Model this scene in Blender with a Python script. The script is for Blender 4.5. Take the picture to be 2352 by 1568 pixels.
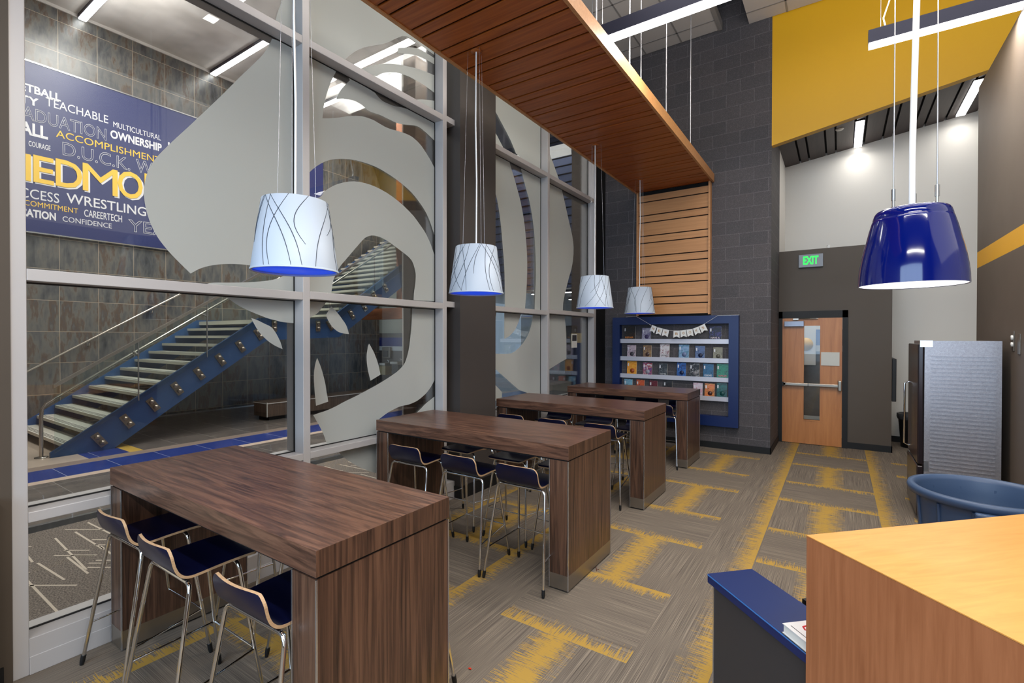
import bpy, bmesh, math, random
from mathutils import Vector, Matrix
from mathutils.geometry import tessellate_polygon
random.seed(7)
S = bpy.context.scene
C = S.collection
for o in list(bpy.data.objects): bpy.data.objects.remove(o)

# ------------------------------------------------------------------ camera, world, exposure, big lights
H = 1.80; FPX = 1119.19
YAW, PIT, ROL = math.radians(33.917), math.radians(-.480), math.radians(.058)
_cy, _sy = math.cos(YAW), math.sin(YAW)
_f = Vector((-_sy*math.cos(PIT), _cy*math.cos(PIT), math.sin(PIT))); _r = Vector((_cy, _sy, 0)); _u = _r.cross(_f)
_r2 = _r*math.cos(ROL)+_u*math.sin(ROL); _u2 = -_r*math.sin(ROL)+_u*math.cos(ROL)
cam = bpy.data.cameras.new('camera'); cam.sensor_width = 36; cam.lens = FPX/2352*36; cam.clip_start = .05; cam.clip_end = 200
co = bpy.data.objects.new('camera', cam); C.objects.link(co); S.camera = co
M = Matrix.Identity(4)
for i in range(3): M[i][0] = _r2[i]; M[i][1] = _u2[i]; M[i][2] = -_f[i]
M[0][3], M[1][3], M[2][3] = 0, 0, H
co.matrix_world = M

def on(px, py, ax, val):
    """point where the sight line of a measured photo pixel meets the plane axis=val"""
    d = _f+_r2*((px-1176)/FPX)-_u2*((py-784)/FPX); o = Vector((0, 0, H))
    return o+d*((val-o[ax])/d[ax])

S.view_settings.view_transform = 'Standard'; S.view_settings.look = 'None'
S.view_settings.gamma = 1; S.view_settings.use_curve_mapping = False
S.view_settings.exposure = 0.0
S.cycles.use_denoising = True
S.cycles.max_bounces = 8; S.cycles.diffuse_bounces = 4; S.cycles.glossy_bounces = 4
S.cycles.transparent_max_bounces = 24; S.cycles.caustics_reflective = False; S.cycles.caustics_refractive = False
S.cycles.sample_clamp_indirect = 6
W = bpy.data.worlds.new('world'); S.world = W; W.use_nodes = True
W.node_tree.nodes['Background'].inputs[0].default_value = (.62, .80, 1, 1)
W.node_tree.nodes['Background'].inputs[1].default_value = 1.0

def area(name, loc, rot, sx, sy, power, col=(1, .96, .9)):
    l = bpy.data.lights.new(name, 'AREA'); l.shape = 'RECTANGLE'; l.size = sx; l.size_y = sy; l.energy = power; l.color = col
    o = bpy.data.objects.new(name, l); C.objects.link(o); o.location = loc; o.rotation_euler = rot; return o
R90 = math.pi/2
# library: the suspended linear fixtures, seen ones and those over the rest of the room behind the camera
area('light_row_one', (-1.35, 4.6, 4.70), (0, 0, 0), 1.5, .10, 60)
area('light_row_two', (.9, 6.05, 4.63), (0, 0, 0), 1.5, .10, 60)
area('light_row_back', (.6, .45, 4.7), (0, 0, 0), 3.2, .12, 150)
area('light_row_rear', (.6, -2.0, 4.7), (0, 0, 0), 3.2, .12, 150)
for k_, y_ in enumerate((1.4, 3.3, 5.2)): area('fill_ceiling_row', (.2, y_, 6.2), (0, 0, 0), 4.6, .14, 62)  # unseen fill rows without fixtures, added for even overhead brightness
area('hall_up_fill_front', (-8, 3.4, 7.5), (math.pi, 0, 0), 7, 1.2, 130)  # unseen upward fill pair, added to lighten the hall ceiling
area('hall_up_fill_middle', (-8, 8.3, 7.5), (math.pi, 0, 0), 7, 1.2, 110)
area('fill_side', (4.5, 2.0, 5.2), (0, math.radians(35), 0), 4, 6, 80)  # unseen tilted fill panel, added to even out the room light
# unseen upward fill added above the fixture rows to brighten the ceiling rafts
area('up_fill_one', (-1.45, 4.6, 4.96), (math.pi, 0, 0), 2.2, .1, 50)
area('up_fill_two', (1.2, 6.05, 4.88), (math.pi, 0, 0), 2.0, .1, 40)
area('up_fill_back', (.6, .45, 4.9), (math.pi, 0, 0), 3.2, .12, 90)
# daylight from the tall windows of the rear side
area('daylight_rear', (-.6, -4.6, 2.9), (math.radians(84), 0, 0), 6, 3.6, 380, (.55, .76, 1))
# hall: linear fixtures near the tall ceiling
area('hall_light_front', (-8, 3.4, 8.1), (0, 0, 0), 7, 1.2, 430)
area('hall_light_middle', (-8, 8.3, 8.1), (0, 0, 0), 7, 1.2, 430)
area('hall_light_far', (-8, 15, 7.6), (0, 0, 0), 7, 4, 420)
area('slat_light_left', (.25, 10.0, 5.1), (0, 0, 0), .1, 1.2, 9)
area('slat_light_right', (1.6, 9.9, 5.3), (0, 0, 0), .1, 1.3, 10)

# ------------------------------------------------------------------ materials
def srgb(r, g, b):
    f = lambda c: (c/255/12.92 if c/255 <= .04045 else ((c/255+.055)/1.055)**2.4)
    return (f(r), f(g), f(b), 1)
def nm(name):
    m = bpy.data.materials.new(name); m.use_nodes = True; nt = m.node_tree; b = nt.nodes['Principled BSDF']; return m, nt, b
def N(nt, t, **k):
    n = nt.nodes.new(t)
    for a, v in k.items(): setattr(n, a, v)
    return n
def mat(name, c, rough=.5, metal=0, spec=.5, coat=0, emit=None, es=0, bump=0, bscale=200):
    m, nt, b = nm(name)
    b.inputs['Base Color'].default_value = c; b.inputs['Roughness'].default_value = rough; b.inputs['Metallic'].default_value = metal
    b.inputs['Specular IOR Level'].default_value = spec; b.inputs['Coat Weight'].default_value = coat; b.inputs['Coat Roughness'].default_value = .05
    if emit: b.inputs['Emission Color'].default_value = emit; b.inputs['Emission Strength'].default_value = es
    # slight procedural variation on every surface
    tc = N(nt, 'ShaderNodeTexCoord'); no = N(nt, 'ShaderNodeTexNoise'); no.inputs['Scale'].default_value = 3.1
    mr = N(nt, 'ShaderNodeMapRange'); mr.inputs[3].default_value = max(.02, rough-.04); mr.inputs[4].default_value = min(1, rough+.04)
    nt.links.new(tc.outputs['Object'], no.inputs['Vector']); nt.links.new(no.outputs['Fac'], mr.inputs[0]); nt.links.new(mr.outputs[0], b.inputs['Roughness'])
    if bump:
        n2 = N(nt, 'ShaderNodeTexNoise'); n2.inputs['Scale'].default_value = bscale
        bp = N(nt, 'ShaderNodeBump'); bp.inputs['Strength'].default_value = bump; bp.inputs['Distance'].default_value = .002
        nt.links.new(tc.outputs['Object'], n2.inputs['Vector']); nt.links.new(n2.outputs['Fac'], bp.inputs['Height']); nt.links.new(bp.outputs[0], b.inputs['Normal'])
    return m
def ramp(nt, stops):
    r = N(nt, 'ShaderNodeValToRGB'); e = r.color_ramp.elements
    while len(e) < len(stops): e.new(.5)
    for i, (p, c) in enumerate(stops): e[i].position = p; e[i].color = c
    return r
def wood(name, cols, scale, rough=.35, detail=5, dist=1.2, bands=None, spec=.5):
    """grain noise stretched along the axis with the small scale number"""
    m, nt, b = nm(name); tc = N(nt, 'ShaderNodeTexCoord'); mp = N(nt, 'ShaderNodeMapping'); mp.inputs['Scale'].default_value = scale
    nt.links.new(tc.outputs['Object'], mp.inputs['Vector'])
    no = N(nt, 'ShaderNodeTexNoise'); no.inputs['Scale'].default_value = 1; no.inputs['Detail'].default_value = detail; no.inputs['Distortion'].default_value = dist; no.inputs['Roughness'].default_value = .62
    nt.links.new(mp.outputs[0], no.inputs['Vector'])
    r = ramp(nt, cols); nt.links.new(no.outputs['Fac'], r.inputs[0]); nt.links.new(r.outputs[0], b.inputs['Base Color'])
    b.inputs['Roughness'].default_value = rough; b.inputs['Specular IOR Level'].default_value = spec
    return m

metal_frame = mat('anodised_aluminium', srgb(192, 188, 187), .42, .2)
metal_bright = mat('bright_trim', srgb(205, 205, 208), .22, .9)
chrome = mat('chrome', (.78, .78, .78, 1), .06, 1)
steel = mat('brushed_steel', srgb(150, 140, 128), .3, .85)
steel_rail = mat('stair_rail_steel', srgb(190, 182, 172), .25, .8)
black = mat('black_rubber', srgb(14, 14, 15), .5)
gap_black = mat('dark_gap', srgb(8, 6, 6), .9)
white = mat('white_paint', srgb(225, 224, 220), .5)
grey_wall = mat('grey_wall_paint', srgb(214, 211, 205), .7, bump=.1)
brown_wall = mat('brown_wall_paint', srgb(78, 68, 58), .6, bump=.1)
tan_wall = mat('taupe_wall_paint', srgb(100, 88, 78), .55, bump=.1)
yellow_paint = mat('yellow_paint', srgb(222, 168, 12), .5)
yellow_band = mat('yellow_band_paint', srgb(222, 165, 40), .5)
col_paint = mat('column_paint', srgb(66, 60, 57), .45)
blue_lam = mat('blue_laminate', srgb(4, 32, 86), .4)
blue_steel = mat('blue_stringer_paint', srgb(40, 78, 126), .35)
navy = mat('navy_laminate', srgb(6, 10, 42), .3)
ply = wood('beech_ply_edge', [(.3, srgb(176, 140, 104)), (.7, srgb(205, 172, 135))], (20, 20, 400), .5)
shelf_grey = mat('shelf_lip', srgb(205, 205, 215), .3, .2)
slate = mat('dark_slate_laminate', srgb(52, 50, 52), .5)
bin_blue = mat('bin_plastic', srgb(58, 78, 108), .45)
gloss_blue = mat('gloss_blue_enamel', srgb(2, 16, 92), .10, 0, .5, coat=.35)
frame_black = mat('door_frame_black', srgb(7, 7, 8), .6)
cord_white = mat('white_cord', srgb(235, 235, 235), .4)
wire = mat('steel_wire', srgb(190, 190, 195), .3, .7)
shade_white = mat('shade_fabric', srgb(184, 196, 212), .45)
shade_line = mat('shade_line_ink', srgb(50, 60, 75), .5)
blue_glow = mat('blue_diffuser', srgb(12, 50, 190), .4, emit=srgb(14, 70, 230), es=.75)
led = mat('led_lens', (1, 1, 1, 1), .4, emit=(1, .97, .93, 1), es=9)
led_hall = mat('hall_led_lens', (1, 1, 1, 1), .4, emit=(1, .98, .95, 1), es=14)
lamp_inner = mat('white_inner', (1, 1, 1, 1), .4, emit=(.9, .95, 1, 1), es=1.3)
housing = mat('fixture_housing', srgb(44, 44, 62), .4, .3)
paper = mat('paper', srgb(205, 205, 198), .7)
page_white = mat('page_edge', srgb(225, 222, 214), .8)
dark_ceiling = mat('dark_ceiling_paint', srgb(40, 40, 45), .9)
acoustic = mat('acoustic_panel', srgb(192, 186, 182), .9)
grid_grey = mat('ceiling_grid', srgb(140, 136, 134), .6)

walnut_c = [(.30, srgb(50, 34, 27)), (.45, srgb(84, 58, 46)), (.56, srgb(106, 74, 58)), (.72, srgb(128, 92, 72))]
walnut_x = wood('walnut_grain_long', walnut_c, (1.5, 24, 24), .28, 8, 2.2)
walnut_shaded = wood('walnut_upright_shaded', [(p, (c[0]*.72, c[1]*.74, c[2]*.72, 1)) for p, c in walnut_c], (34, 34, 1.3), .35, 7, 1.2)  # same walnut darkened: shade of the upright faces is in the colour
cedar_shaded = wood('cedar_boards_shaded', [(.3, srgb(136, 66, 20)), (.7, srgb(178, 98, 38))], (1.5, 30, 30), .38, 4, .6)  # shaded copy of the cedar, underside shade put into the colour
cedar_lit = wood('cedar_boards_lit', [(.3, srgb(182, 128, 80)), (.7, srgb(200, 146, 96))], (1.2, 30, 30), .45, 4, .6)  # lit copy of the same cedar, for wall panel and edge boards
maple_side_shaded = wood('maple_upright_shaded', [(.25, srgb(146, 88, 54)), (.75, srgb(174, 112, 74))], (60, 60, 3), .4, 6, .5)  # shaded copy of the maple, side shade put into the colour
maple_top_lit = wood('maple_top_lit', [(.25, srgb(204, 138, 66)), (.75, srgb(220, 158, 84))], (4, 30, 30), .35, 5, .8)  # lit copy of the same maple, for the desk top
door_wood = wood('door_veneer', [(.3, srgb(168, 106, 56)), (.7, srgb(192, 128, 72))], (14, 14, 1.2), .4, 4, .6)
orange_wood = wood('hall_orange_wood', [(.3, srgb(178, 106, 66)), (.7, srgb(200, 128, 84))], (3, 3, 20), .4)
hall_wood = wood('hall_brown_wood', [(.3, srgb(72, 60, 52)), (.7, srgb(112, 94, 80))], (16, 16, 1), .45)
dark_board = wood('dark_ceiling_board', [(.3, srgb(48, 36, 34)), (.7, srgb(64, 50, 46))], (20, 1, 20), .5)

def block_mat():
    m, nt, b = nm('charcoal_block'); tc = N(nt, 'ShaderNodeTexCoord')
    sx = N(nt, 'ShaderNodeSeparateXYZ'); ad = N(nt, 'ShaderNodeMath', operation='ADD'); cx = N(nt, 'ShaderNodeCombineXYZ')
    L = nt.links.new
    L(tc.outputs['Object'], sx.inputs[0]); L(sx.outputs[0], ad.inputs[0]); L(sx.outputs[1], ad.inputs[1]); L(ad.outputs[0], cx.inputs[0]); L(sx.outputs[2], cx.inputs[1])
    br = N(nt, 'ShaderNodeTexBrick'); br.offset = .5
    for k, v in (('Scale', 1), ('Mortar Size', .007), ('Mortar Smooth', .5), ('Bias', 0), ('Brick Width', .4064), ('Row Height', .2032)): br.inputs[k].default_value = v
    br.inputs['Color1'].default_value = srgb(74, 71, 74); br.inputs['Color2'].default_value = srgb(84, 79, 81); br.inputs['Mortar'].default_value = srgb(100, 96, 99)
    L(cx.outputs[0], br.inputs['Vector'])
    no = N(nt, 'ShaderNodeTexNoise'); no.inputs['Scale'].default_value = 160; no.inputs['Detail'].default_value = 3; L(tc.outputs['Object'], no.inputs['Vector'])
    r = ramp(nt, [(.4, (.62, .62, .62, 1)), (.6, (1, 1, 1, 1)), (.72, (2.2, 2.1, 2.0, 1))]); L(no.outputs['Fac'], r.inputs[0])
    mx = N(nt, 'ShaderNodeMix', data_type='RGBA', blend_type='MULTIPLY'); mx.inputs[0].default_value = .8
    L(br.outputs[0], mx.inputs[6]); L(r.outputs[0], mx.inputs[7]); L(mx.outputs[2], b.inputs['Base Color'])
    b.inputs['Roughness'].default_value = .75
    bp = N(nt, 'ShaderNodeBump'); bp.inputs['Strength'].default_value = .5; bp.inputs['Distance'].default_value = .004; bp.invert = True
    L(br.outputs['Fac'], bp.inputs['Height']); L(bp.outputs[0], b.inputs['Normal']); return m
block = block_mat()

def tile_mat(name, cols, grout, w, h, oy, oz, rough=.3, streak=(5, 5, 1.0), axes=(1, 2)):
    m, nt, b = nm(name); tc = N(nt, 'ShaderNodeTexCoord'); L = nt.links.new
    sx = N(nt, 'ShaderNodeSeparateXYZ'); cx = N(nt, 'ShaderNodeCombineXYZ'); a1 = N(nt, 'ShaderNodeMath', operation='ADD'); a2 = N(nt, 'ShaderNodeMath', operation='ADD')
    a1.inputs[1].default_value = oy; a2.inputs[1].default_value = oz
    L(tc.outputs['Object'], sx.inputs[0]); L(sx.outputs[axes[0]], a1.inputs[0]); L(sx.outputs[axes[1]], a2.inputs[0]); L(a1.outputs[0], cx.inputs[0]); L(a2.outputs[0], cx.inputs[1])
    br = N(nt, 'ShaderNodeTexBrick'); br.offset = 0
    for k, v in (('Scale', 1), ('Mortar Size', .004), ('Mortar Smooth', .1), ('Bias', 0), ('Brick Width', w), ('Row Height', h)): br.inputs[k].default_value = v
    br.inputs['Color1'].default_value = (0, 0, 0, 1); br.inputs['Color2'].default_value = (1, 1, 1, 1); br.inputs['Mortar'].default_value = (0, 0, 0, 1)
    L(cx.outputs[0], br.inputs['Vector'])
    mp = N(nt, 'ShaderNodeMapping'); mp.inputs['Scale'].default_value = streak; L(tc.outputs['Object'], mp.inputs['Vector'])
    va = N(nt, 'ShaderNodeVectorMath', operation='MULTIPLY_ADD'); va.inputs[1].default_value = (3, 3, 3); L(br.outputs[0], va.inputs[0]); L(mp.outputs[0], va.inputs[2])
    no = N(nt, 'ShaderNodeTexNoise'); no.inputs['Scale'].default_value = 1; no.inputs['Detail'].default_value = 7; no.inputs['Roughness'].default_value = .65; L(va.outputs[0], no.inputs['Vector'])
    r = ramp(nt, cols); L(no.outputs['Fac'], r.inputs[0])
    mx = N(nt, 'ShaderNodeMix', data_type='RGBA'); L(br.outputs['Fac'], mx.inputs[0]); L(r.outputs[0], mx.inputs[6]); mx.inputs[7].default_value = grout
    L(mx.outputs[2], b.inputs['Base Color']); b.inputs['Roughness'].default_value = rough; return m
hall_tile = tile_mat('rust_grey_wall_tile', [(.28, srgb(46, 47, 50)), (.42, srgb(84, 86, 88)), (.52, srgb(108, 106, 102)), (.59, srgb(92, 76, 64)), (.64, srgb(84, 82, 82)), (.8, srgb(150, 148, 144))], srgb(180, 165, 145), .611, .611, -3.008+.611*10, -.07, .28, (4.5, 4.5, 1.3))
hall_floor_tile = tile_mat('grey_floor_tile', [(.3, srgb(88, 82, 80)), (.7, srgb(120, 112, 106))], srgb(150, 145, 140), .61, .61, .0, .0, .25, (2, 2, 2), (0, 1))
blue_floor_tile = tile_mat('blue_floor_tile', [(.3, srgb(36, 52, 120)), (.7, srgb(50, 68, 140))], srgb(160, 165, 185), 50, .594, 5, -2.01+.594*8, .25, (2, 2, 2), (0, 1))
taupe_tile = mat('taupe_floor_tile', srgb(146, 130, 120), .3)
beige_tile = mat('beige_floor_tile', srgb(188, 172, 156), .25)
yellow_tile = mat('yellow_floor_tile', srgb(206, 170, 80), .3)
mosaic = mat('pale_mosaic_strip', srgb(198, 178, 162), .4)

def thread(nt, sc, tc):
    mp = N(nt, 'ShaderNodeMapping'); mp.inputs['Scale'].default_value = sc; nt.links.new(tc.outputs['Object'], mp.inputs['Vector'])
    no = N(nt, 'ShaderNodeTexNoise'); no.inputs['Scale'].default_value = 1; no.inputs['Detail'].default_value = 3; no.inputs['Roughness'].default_value = .7
    nt.links.new(mp.outputs[0], no.inputs['Vector']); return no
def carpet(name, along_x, yellow=None):
    """broken-stripe broadloom; yellow: ('edge', thread dir x?) or ('soft', ...) uses UV.x as distance from the solid side"""
    m, nt, b = nm(name); tc = N(nt, 'ShaderNodeTexCoord'); L = nt.links.new
    no = thread(nt, (1.4, 330, 1) if along_x else (330, 1.4, 1), tc)
    r = ramp(nt, [(.3, srgb(66, 60, 56)), (.44, srgb(106, 97, 88)), (.56, srgb(120, 109, 98)), (.7, srgb(160, 148, 132))]); L(no.outputs['Fac'], r.inputs[0])
    out = r.outputs[0]
    if yellow:
        kind, yx = yellow
        n2 = thread(nt, (7, 150, 1) if yx else (150, 7, 1), tc); n3 = thread(nt, (9, 9, 1), tc)
        uv = N(nt, 'ShaderNodeUVMap'); sx = N(nt, 'ShaderNodeSeparateXYZ'); L(uv.outputs[0], sx.inputs[0])
        if kind == 'soft':
            s1 = N(nt, 'ShaderNodeMath', operation='SUBTRACT'); s1.inputs[1].default_value = .5; L(sx.outputs[0], s1.inputs[0])
            s2 = N(nt, 'ShaderNodeMath', operation='ABSOLUTE'); L(s1.outputs[0], s2.inputs[0])
            s3 = N(nt, 'ShaderNodeMath', operation='MULTIPLY'); s3.inputs[1].default_value = 1.7; L(s2.outputs[0], s3.inputs[0]); d = s3.outputs[0]
        else:
            d = sx.outputs[0]
        mr = N(nt, 'ShaderNodeMapRange'); mr.inputs[1].default_value = 0; mr.inputs[2].default_value = 1; mr.inputs[3].default_value = .40; mr.inputs[4].default_value = .60; L(d, mr.inputs[0])
        av = N(nt, 'ShaderNodeMath', operation='MULTIPLY_ADD'); av.inputs[1].default_value = .22; L(n3.outputs['Fac'], av.inputs[0])
        m2 = N(nt, 'ShaderNodeMath', operation='MULTIPLY'); m2.inputs[1].default_value = .78; L(n2.outputs['Fac'], m2.inputs[0]); L(m2.outputs[0], av.inputs[2])
        gt = N(nt, 'ShaderNodeMath', operation='SUBTRACT'); L(av.outputs[0], gt.inputs[0]); L(mr.outputs[0], gt.inputs[1])
        st = N(nt, 'ShaderNodeMapRange'); st.inputs[1].default_value = -.01; st.inputs[2].default_value = .03; L(gt.outputs[0], st.inputs[0])
        mx = N(nt, 'ShaderNodeMix', data_type='RGBA'); L(st.outputs[0], mx.inputs[0]); L(out, mx.inputs[6]); mx.inputs[7].default_value = srgb(172, 138, 68); out = mx.outputs[2]
    L(out, b.inputs['Base Color']); b.inputs['Roughness'].default_value = .95; b.inputs['Specular IOR Level'].default_value = .1
    bp = N(nt, 'ShaderNodeBump'); bp.inputs['Strength'].default_value = .25; bp.inputs['Distance'].default_value = .003; L(no.outputs['Fac'], bp.inputs['Height']); L(bp.outputs[0], b.inputs['Normal'])
    return m
cp_y = carpet('carpet_threads_lengthwise', False); cp_x = carpet('carpet_threads_crosswise', True)
cp_bar = carpet('carpet_yellow_bar', True, ('edge', False)); cp_str = carpet('carpet_yellow_stripe', False, ('edge', True)); cp_col = carpet('carpet_yellow_block', False, ('soft', True))

def speckle(name, a, b_, sc):
    m, nt, b = nm(name); tc = N(nt, 'ShaderNodeTexCoord'); no = N(nt, 'ShaderNodeTexNoise'); no.inputs['Scale'].default_value = sc; no.inputs['Detail'].default_value = 2
    nt.links.new(tc.outputs['Object'], no.inputs['Vector']); r = ramp(nt, [(.38, a), (.62, b_)]); nt.links.new(no.outputs['Fac'], r.inputs[0]); nt.links.new(r.outputs[0], b.inputs['Base Color']); b.inputs['Roughness'].default_value = .9; return m
hall_carpet = speckle('hall_carpet', srgb(84, 76, 70), srgb(138, 127, 118), 90)
carpet_line = mat('hall_carpet_line', srgb(205, 192, 176), .9)
concrete = speckle('concrete_ceiling', srgb(196, 190, 186), srgb(222, 216, 212), 1.2)
hammered = wood('ribbed_sheet_metal', [(.3, srgb(150, 146, 148)), (.7, srgb(176, 172, 176))], (60, 60, 60), .34); hammered.node_tree.nodes['Principled BSDF'].inputs['Metallic'].default_value = .65
fridge_door = mat('dark_gloss_door', srgb(46, 38, 40), .18, .3)

def glass_mat(name, tint=(1, 1, 1, 1), f=1.0):
    m, nt, b = nm(name); nt.nodes.remove(b); out = nt.nodes['Material Output']
    t = N(nt, 'ShaderNodeBsdfTransparent'); t.inputs[0].default_value = tint; g = N(nt, 'ShaderNodeBsdfGlossy'); g.inputs['Roughness'].default_value = 0
    fr = N(nt, 'ShaderNodeFresnel'); fr.inputs[0].default_value = 1.45; mu = N(nt, 'ShaderNodeMath', operation='MULTIPLY'); mu.inputs[1].default_value = f
    mx = N(nt, 'ShaderNodeMixShader'); L = nt.links.new; L(fr.outputs[0], mu.inputs[0]); L(mu.outputs[0], mx.inputs[0]); L(t.outputs[0], mx.inputs[1]); L(g.outputs[0], mx.inputs[2]); L(mx.outputs[0], out.inputs[0]); return m
glass = glass_mat('window_glass', (.93, .95, .95, 1), .8)
stair_glass = glass_mat('stair_glass', (.9, .95, .94, 1), .6)
def film_mat():
    m, nt, b = nm('frosted_film'); nt.nodes.remove(b); out = nt.nodes['Material Output']
    d = N(nt, 'ShaderNodeBsdfDiffuse'); d.inputs[0].default_value = srgb(216, 218, 214); t = N(nt, 'ShaderNodeBsdfTranslucent'); t.inputs[0].default_value = srgb(228, 231, 228)
    mx = N(nt, 'ShaderNodeMixShader'); mx.inputs[0].default_value = .5; g = N(nt, 'ShaderNodeBsdfGlossy'); g.inputs['Roughness'].default_value = .25
    m2 = N(nt, 'ShaderNodeMixShader'); m2.inputs[0].default_value = .05
    tc = N(nt, 'ShaderNodeTexCoord'); no = N(nt, 'ShaderNodeTexNoise'); no.inputs['Scale'].default_value = 300
    L = nt.links.new; L(tc.outputs['Object'], no.inputs['Vector']); L(no.outputs['Fac'], g.inputs['Roughness'])
    L(d.outputs[0], mx.inputs[1]); L(t.outputs[0], mx.inputs[2]); L(mx.outputs[0], m2.inputs[1]); L(g.outputs[0], m2.inputs[2]); L(m2.outputs[0], out.inputs[0]); return m
film = film_mat()

# ------------------------------------------------------------------ mesh helpers
class MB:
    """collects boxes, tubes and prisms and links them as one mesh object"""
    def __init__(s): s.v = []; s.f = []; s.m = []; s.sm = []
    def add(s, vs, fs, mi=0, smooth=False):
        o = len(s.v); s.v += [tuple(v) for v in vs]; s.f += [tuple(i+o for i in f) for f in fs]; s.m += [mi]*len(fs); s.sm += [smooth]*len(fs); return s
    def box(s, x0, x1, y0, y1, z0, z1, mi=0):
        vs = [(x, y, z) for x in (x0, x1) for y in (y0, y1) for z in (z0, z1)]
        return s.add(vs, [(0, 1, 3, 2), (4, 6, 7, 5), (0, 4, 5, 1), (2, 3, 7, 6), (0, 2, 6, 4), (1, 5, 7, 3)], mi)
    def hexa(s, p, mi=0):   # p: 4 lower points then 4 upper points, counter-clockwise
        return s.add(p, [(3, 2, 1, 0), (4, 5, 6, 7), (0, 1, 5, 4), (1, 2, 6, 5), (2, 3, 7, 6), (3, 0, 4, 7)], mi)
    def prism(s, poly, off, mi=0):   # polygon (3D points) extruded by vector off
        poly = [Vector(p) for p in poly]; n = len(poly); off = Vector(off); a = poly; b = [p+off for p in poly]
        tr = tessellate_polygon([poly])
        s.add(a+b, [tuple(t) for t in tr]+[tuple(i+n for i in reversed(t)) for t in tr]+[(i, (i+1) % n, (i+1) % n+n, i+n) for i in range(n)], mi); return s
    def tube(s, pts, r, n=10, mi=0, closed=False, caps=True):
        P = [Vector(p) for p in pts]; rings = []; k = len(P)
        rr = r if isinstance(r, (list, tuple)) else [r]*k
        up = None
        for i, p in enumerate(P):
            if closed: t = (P[(i+1) % k]-P[i-1]).normalized()
            else: t = ((P[min(i+1, k-1)]-P[max(i-1, 0)])).normalized()
            if up is None: up = t.orthogonal().normalized()
            up = (up-t*up.dot(t)).normalized(); sd = t.cross(up)
            rings.append([p+(up*math.cos(2*math.pi*j/n)+sd*math.sin(2*math.pi*j/n))*rr[i] for j in range(n)])
        vs = [v for g in rings for v in g]; fs = []
        for i in range(k if closed else k-1):
            a, b = i*n, ((i+1) % k)*n
            fs += [(a+j, a+(j+1) % n, b+(j+1) % n, b+j) for j in range(n)]
        s.add(vs, fs, mi, True)
        if caps and not closed: s.add(rings[0], [tuple(range(n))[::-1]], mi); s.add(rings[-1], [tuple(range(n))], mi)
        return s
    def lathe(s, prof, c, n=48, mi=0, axis='z'):
        k = len(prof); vs = []
        for r, z in prof:
            for j in range(n):
                a = 2*math.pi*j/n
                if axis == 'z': vs.append((c[0]+r*math.cos(a), c[1]+r*math.sin(a), c[2]+z))
                elif axis == 'y': vs.append((c[0]+r*math.cos(a), c[1]+z, c[2]+r*math.sin(a)))
                else: vs.append((c[0]+z, c[1]+r*math.cos(a), c[2]+r*math.sin(a)))
        s.add(vs, [(i*n+j, i*n+(j+1) % n, (i+1)*n+(j+1) % n, (i+1)*n+j) for i in range(k-1) for j in range(n)], mi, True); return s
    def obj(s, name, mats, parent=None, bevel=0, kind=None):
        me = bpy.data.meshes.new(name); me.from_pydata(s.v, [], s.f)
        for m in (mats if isinstance(mats, (list, tuple)) else [mats]): me.materials.append(m)
        me.polygons.foreach_set('material_index', s.m); me.polygons.foreach_set('use_smooth', s.sm)
        bm = bmesh.new(); bm.from_mesh(me); bmesh.ops.recalc_face_normals(bm, faces=bm.faces); bm.to_mesh(me); bm.free()
        me.update(); o = bpy.data.objects.new(name, me); C.objects.link(o)
        if parent:
            o.parent = parent
            if parent.get('_w'): o.matrix_parent_inverse = Matrix.Translation(-parent.location)
        if bevel: b = o.modifiers.new('bevel', 'BEVEL'); b.width = bevel; b.segments = 2; b.limit_method = 'ANGLE'; b.angle_limit = .9
        if kind: o['kind'] = kind
        return o
def thing(name, label, cat, loc=(0, 0, 0), rz=0, group=None):
    o = bpy.data.objects.new(name, None); o.empty_display_size = .1; C.objects.link(o); o.location = loc; o.rotation_euler[2] = rz
    o['label'] = label; o['category'] = cat
    if group: o['group'] = group
    return o
def tag(o, label, cat, group=None):
    o['label'] = label; o['category'] = cat
    if group: o['group'] = group
    return o
def copytree(root, loc, rz, label=None, group=None):
    r = root.copy(); C.objects.link(r); r.location = loc; r.rotation_euler[2] = rz
    if label: r['label'] = label
    if group: r['group'] = group
    def rec(a, b):
        for ch in list(a.children):
            if ch is b: continue
            c = ch.copy(); C.objects.link(c); c.parent = b; rec(ch, c)
    rec(root, r); return r
def text_mesh(body, mtx, w, h, mats, parent, name='lettering', depth=.002, bold=0, outline=0, label=None):
    cu = bpy.data.curves.new(name, 'FONT'); cu.body = body; cu.size = 1; cu.align_x = 'LEFT'
    cu.offset = bold; cu.resolution_u = 3
    if outline: cu.fill_mode = 'NONE'; cu.bevel_depth = outline; cu.bevel_resolution = 0
    else: cu.extrude = .01
    t = bpy.data.objects.new(name, cu); C.objects.link(t); bpy.context.view_layer.update()
    me = bpy.data.meshes.new_from_object(t); bpy.data.objects.remove(t)
    xs = [v.co.x for v in me.vertices]; ys = [v.co.y for v in me.vertices]; zs = [v.co.z for v in me.vertices]
    x0, x1, y0, y1 = min(xs), max(xs), min(ys), max(ys); zz = max(1e-4, max(zs)-min(zs))
    for v in me.vertices: v.co = mtx @ Vector(((v.co.x-x0)/(x1-x0)*w, (v.co.y-y0)/(y1-y0)*h, v.co.z/zz*depth))
    me.materials.clear(); me.materials.append(mats)
    for p in me.polygons: p.material_index = 0
    o = bpy.data.objects.new(name, me); C.objects.link(o); o.parent = parent
    if label: o['label'] = label
    return o
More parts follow.
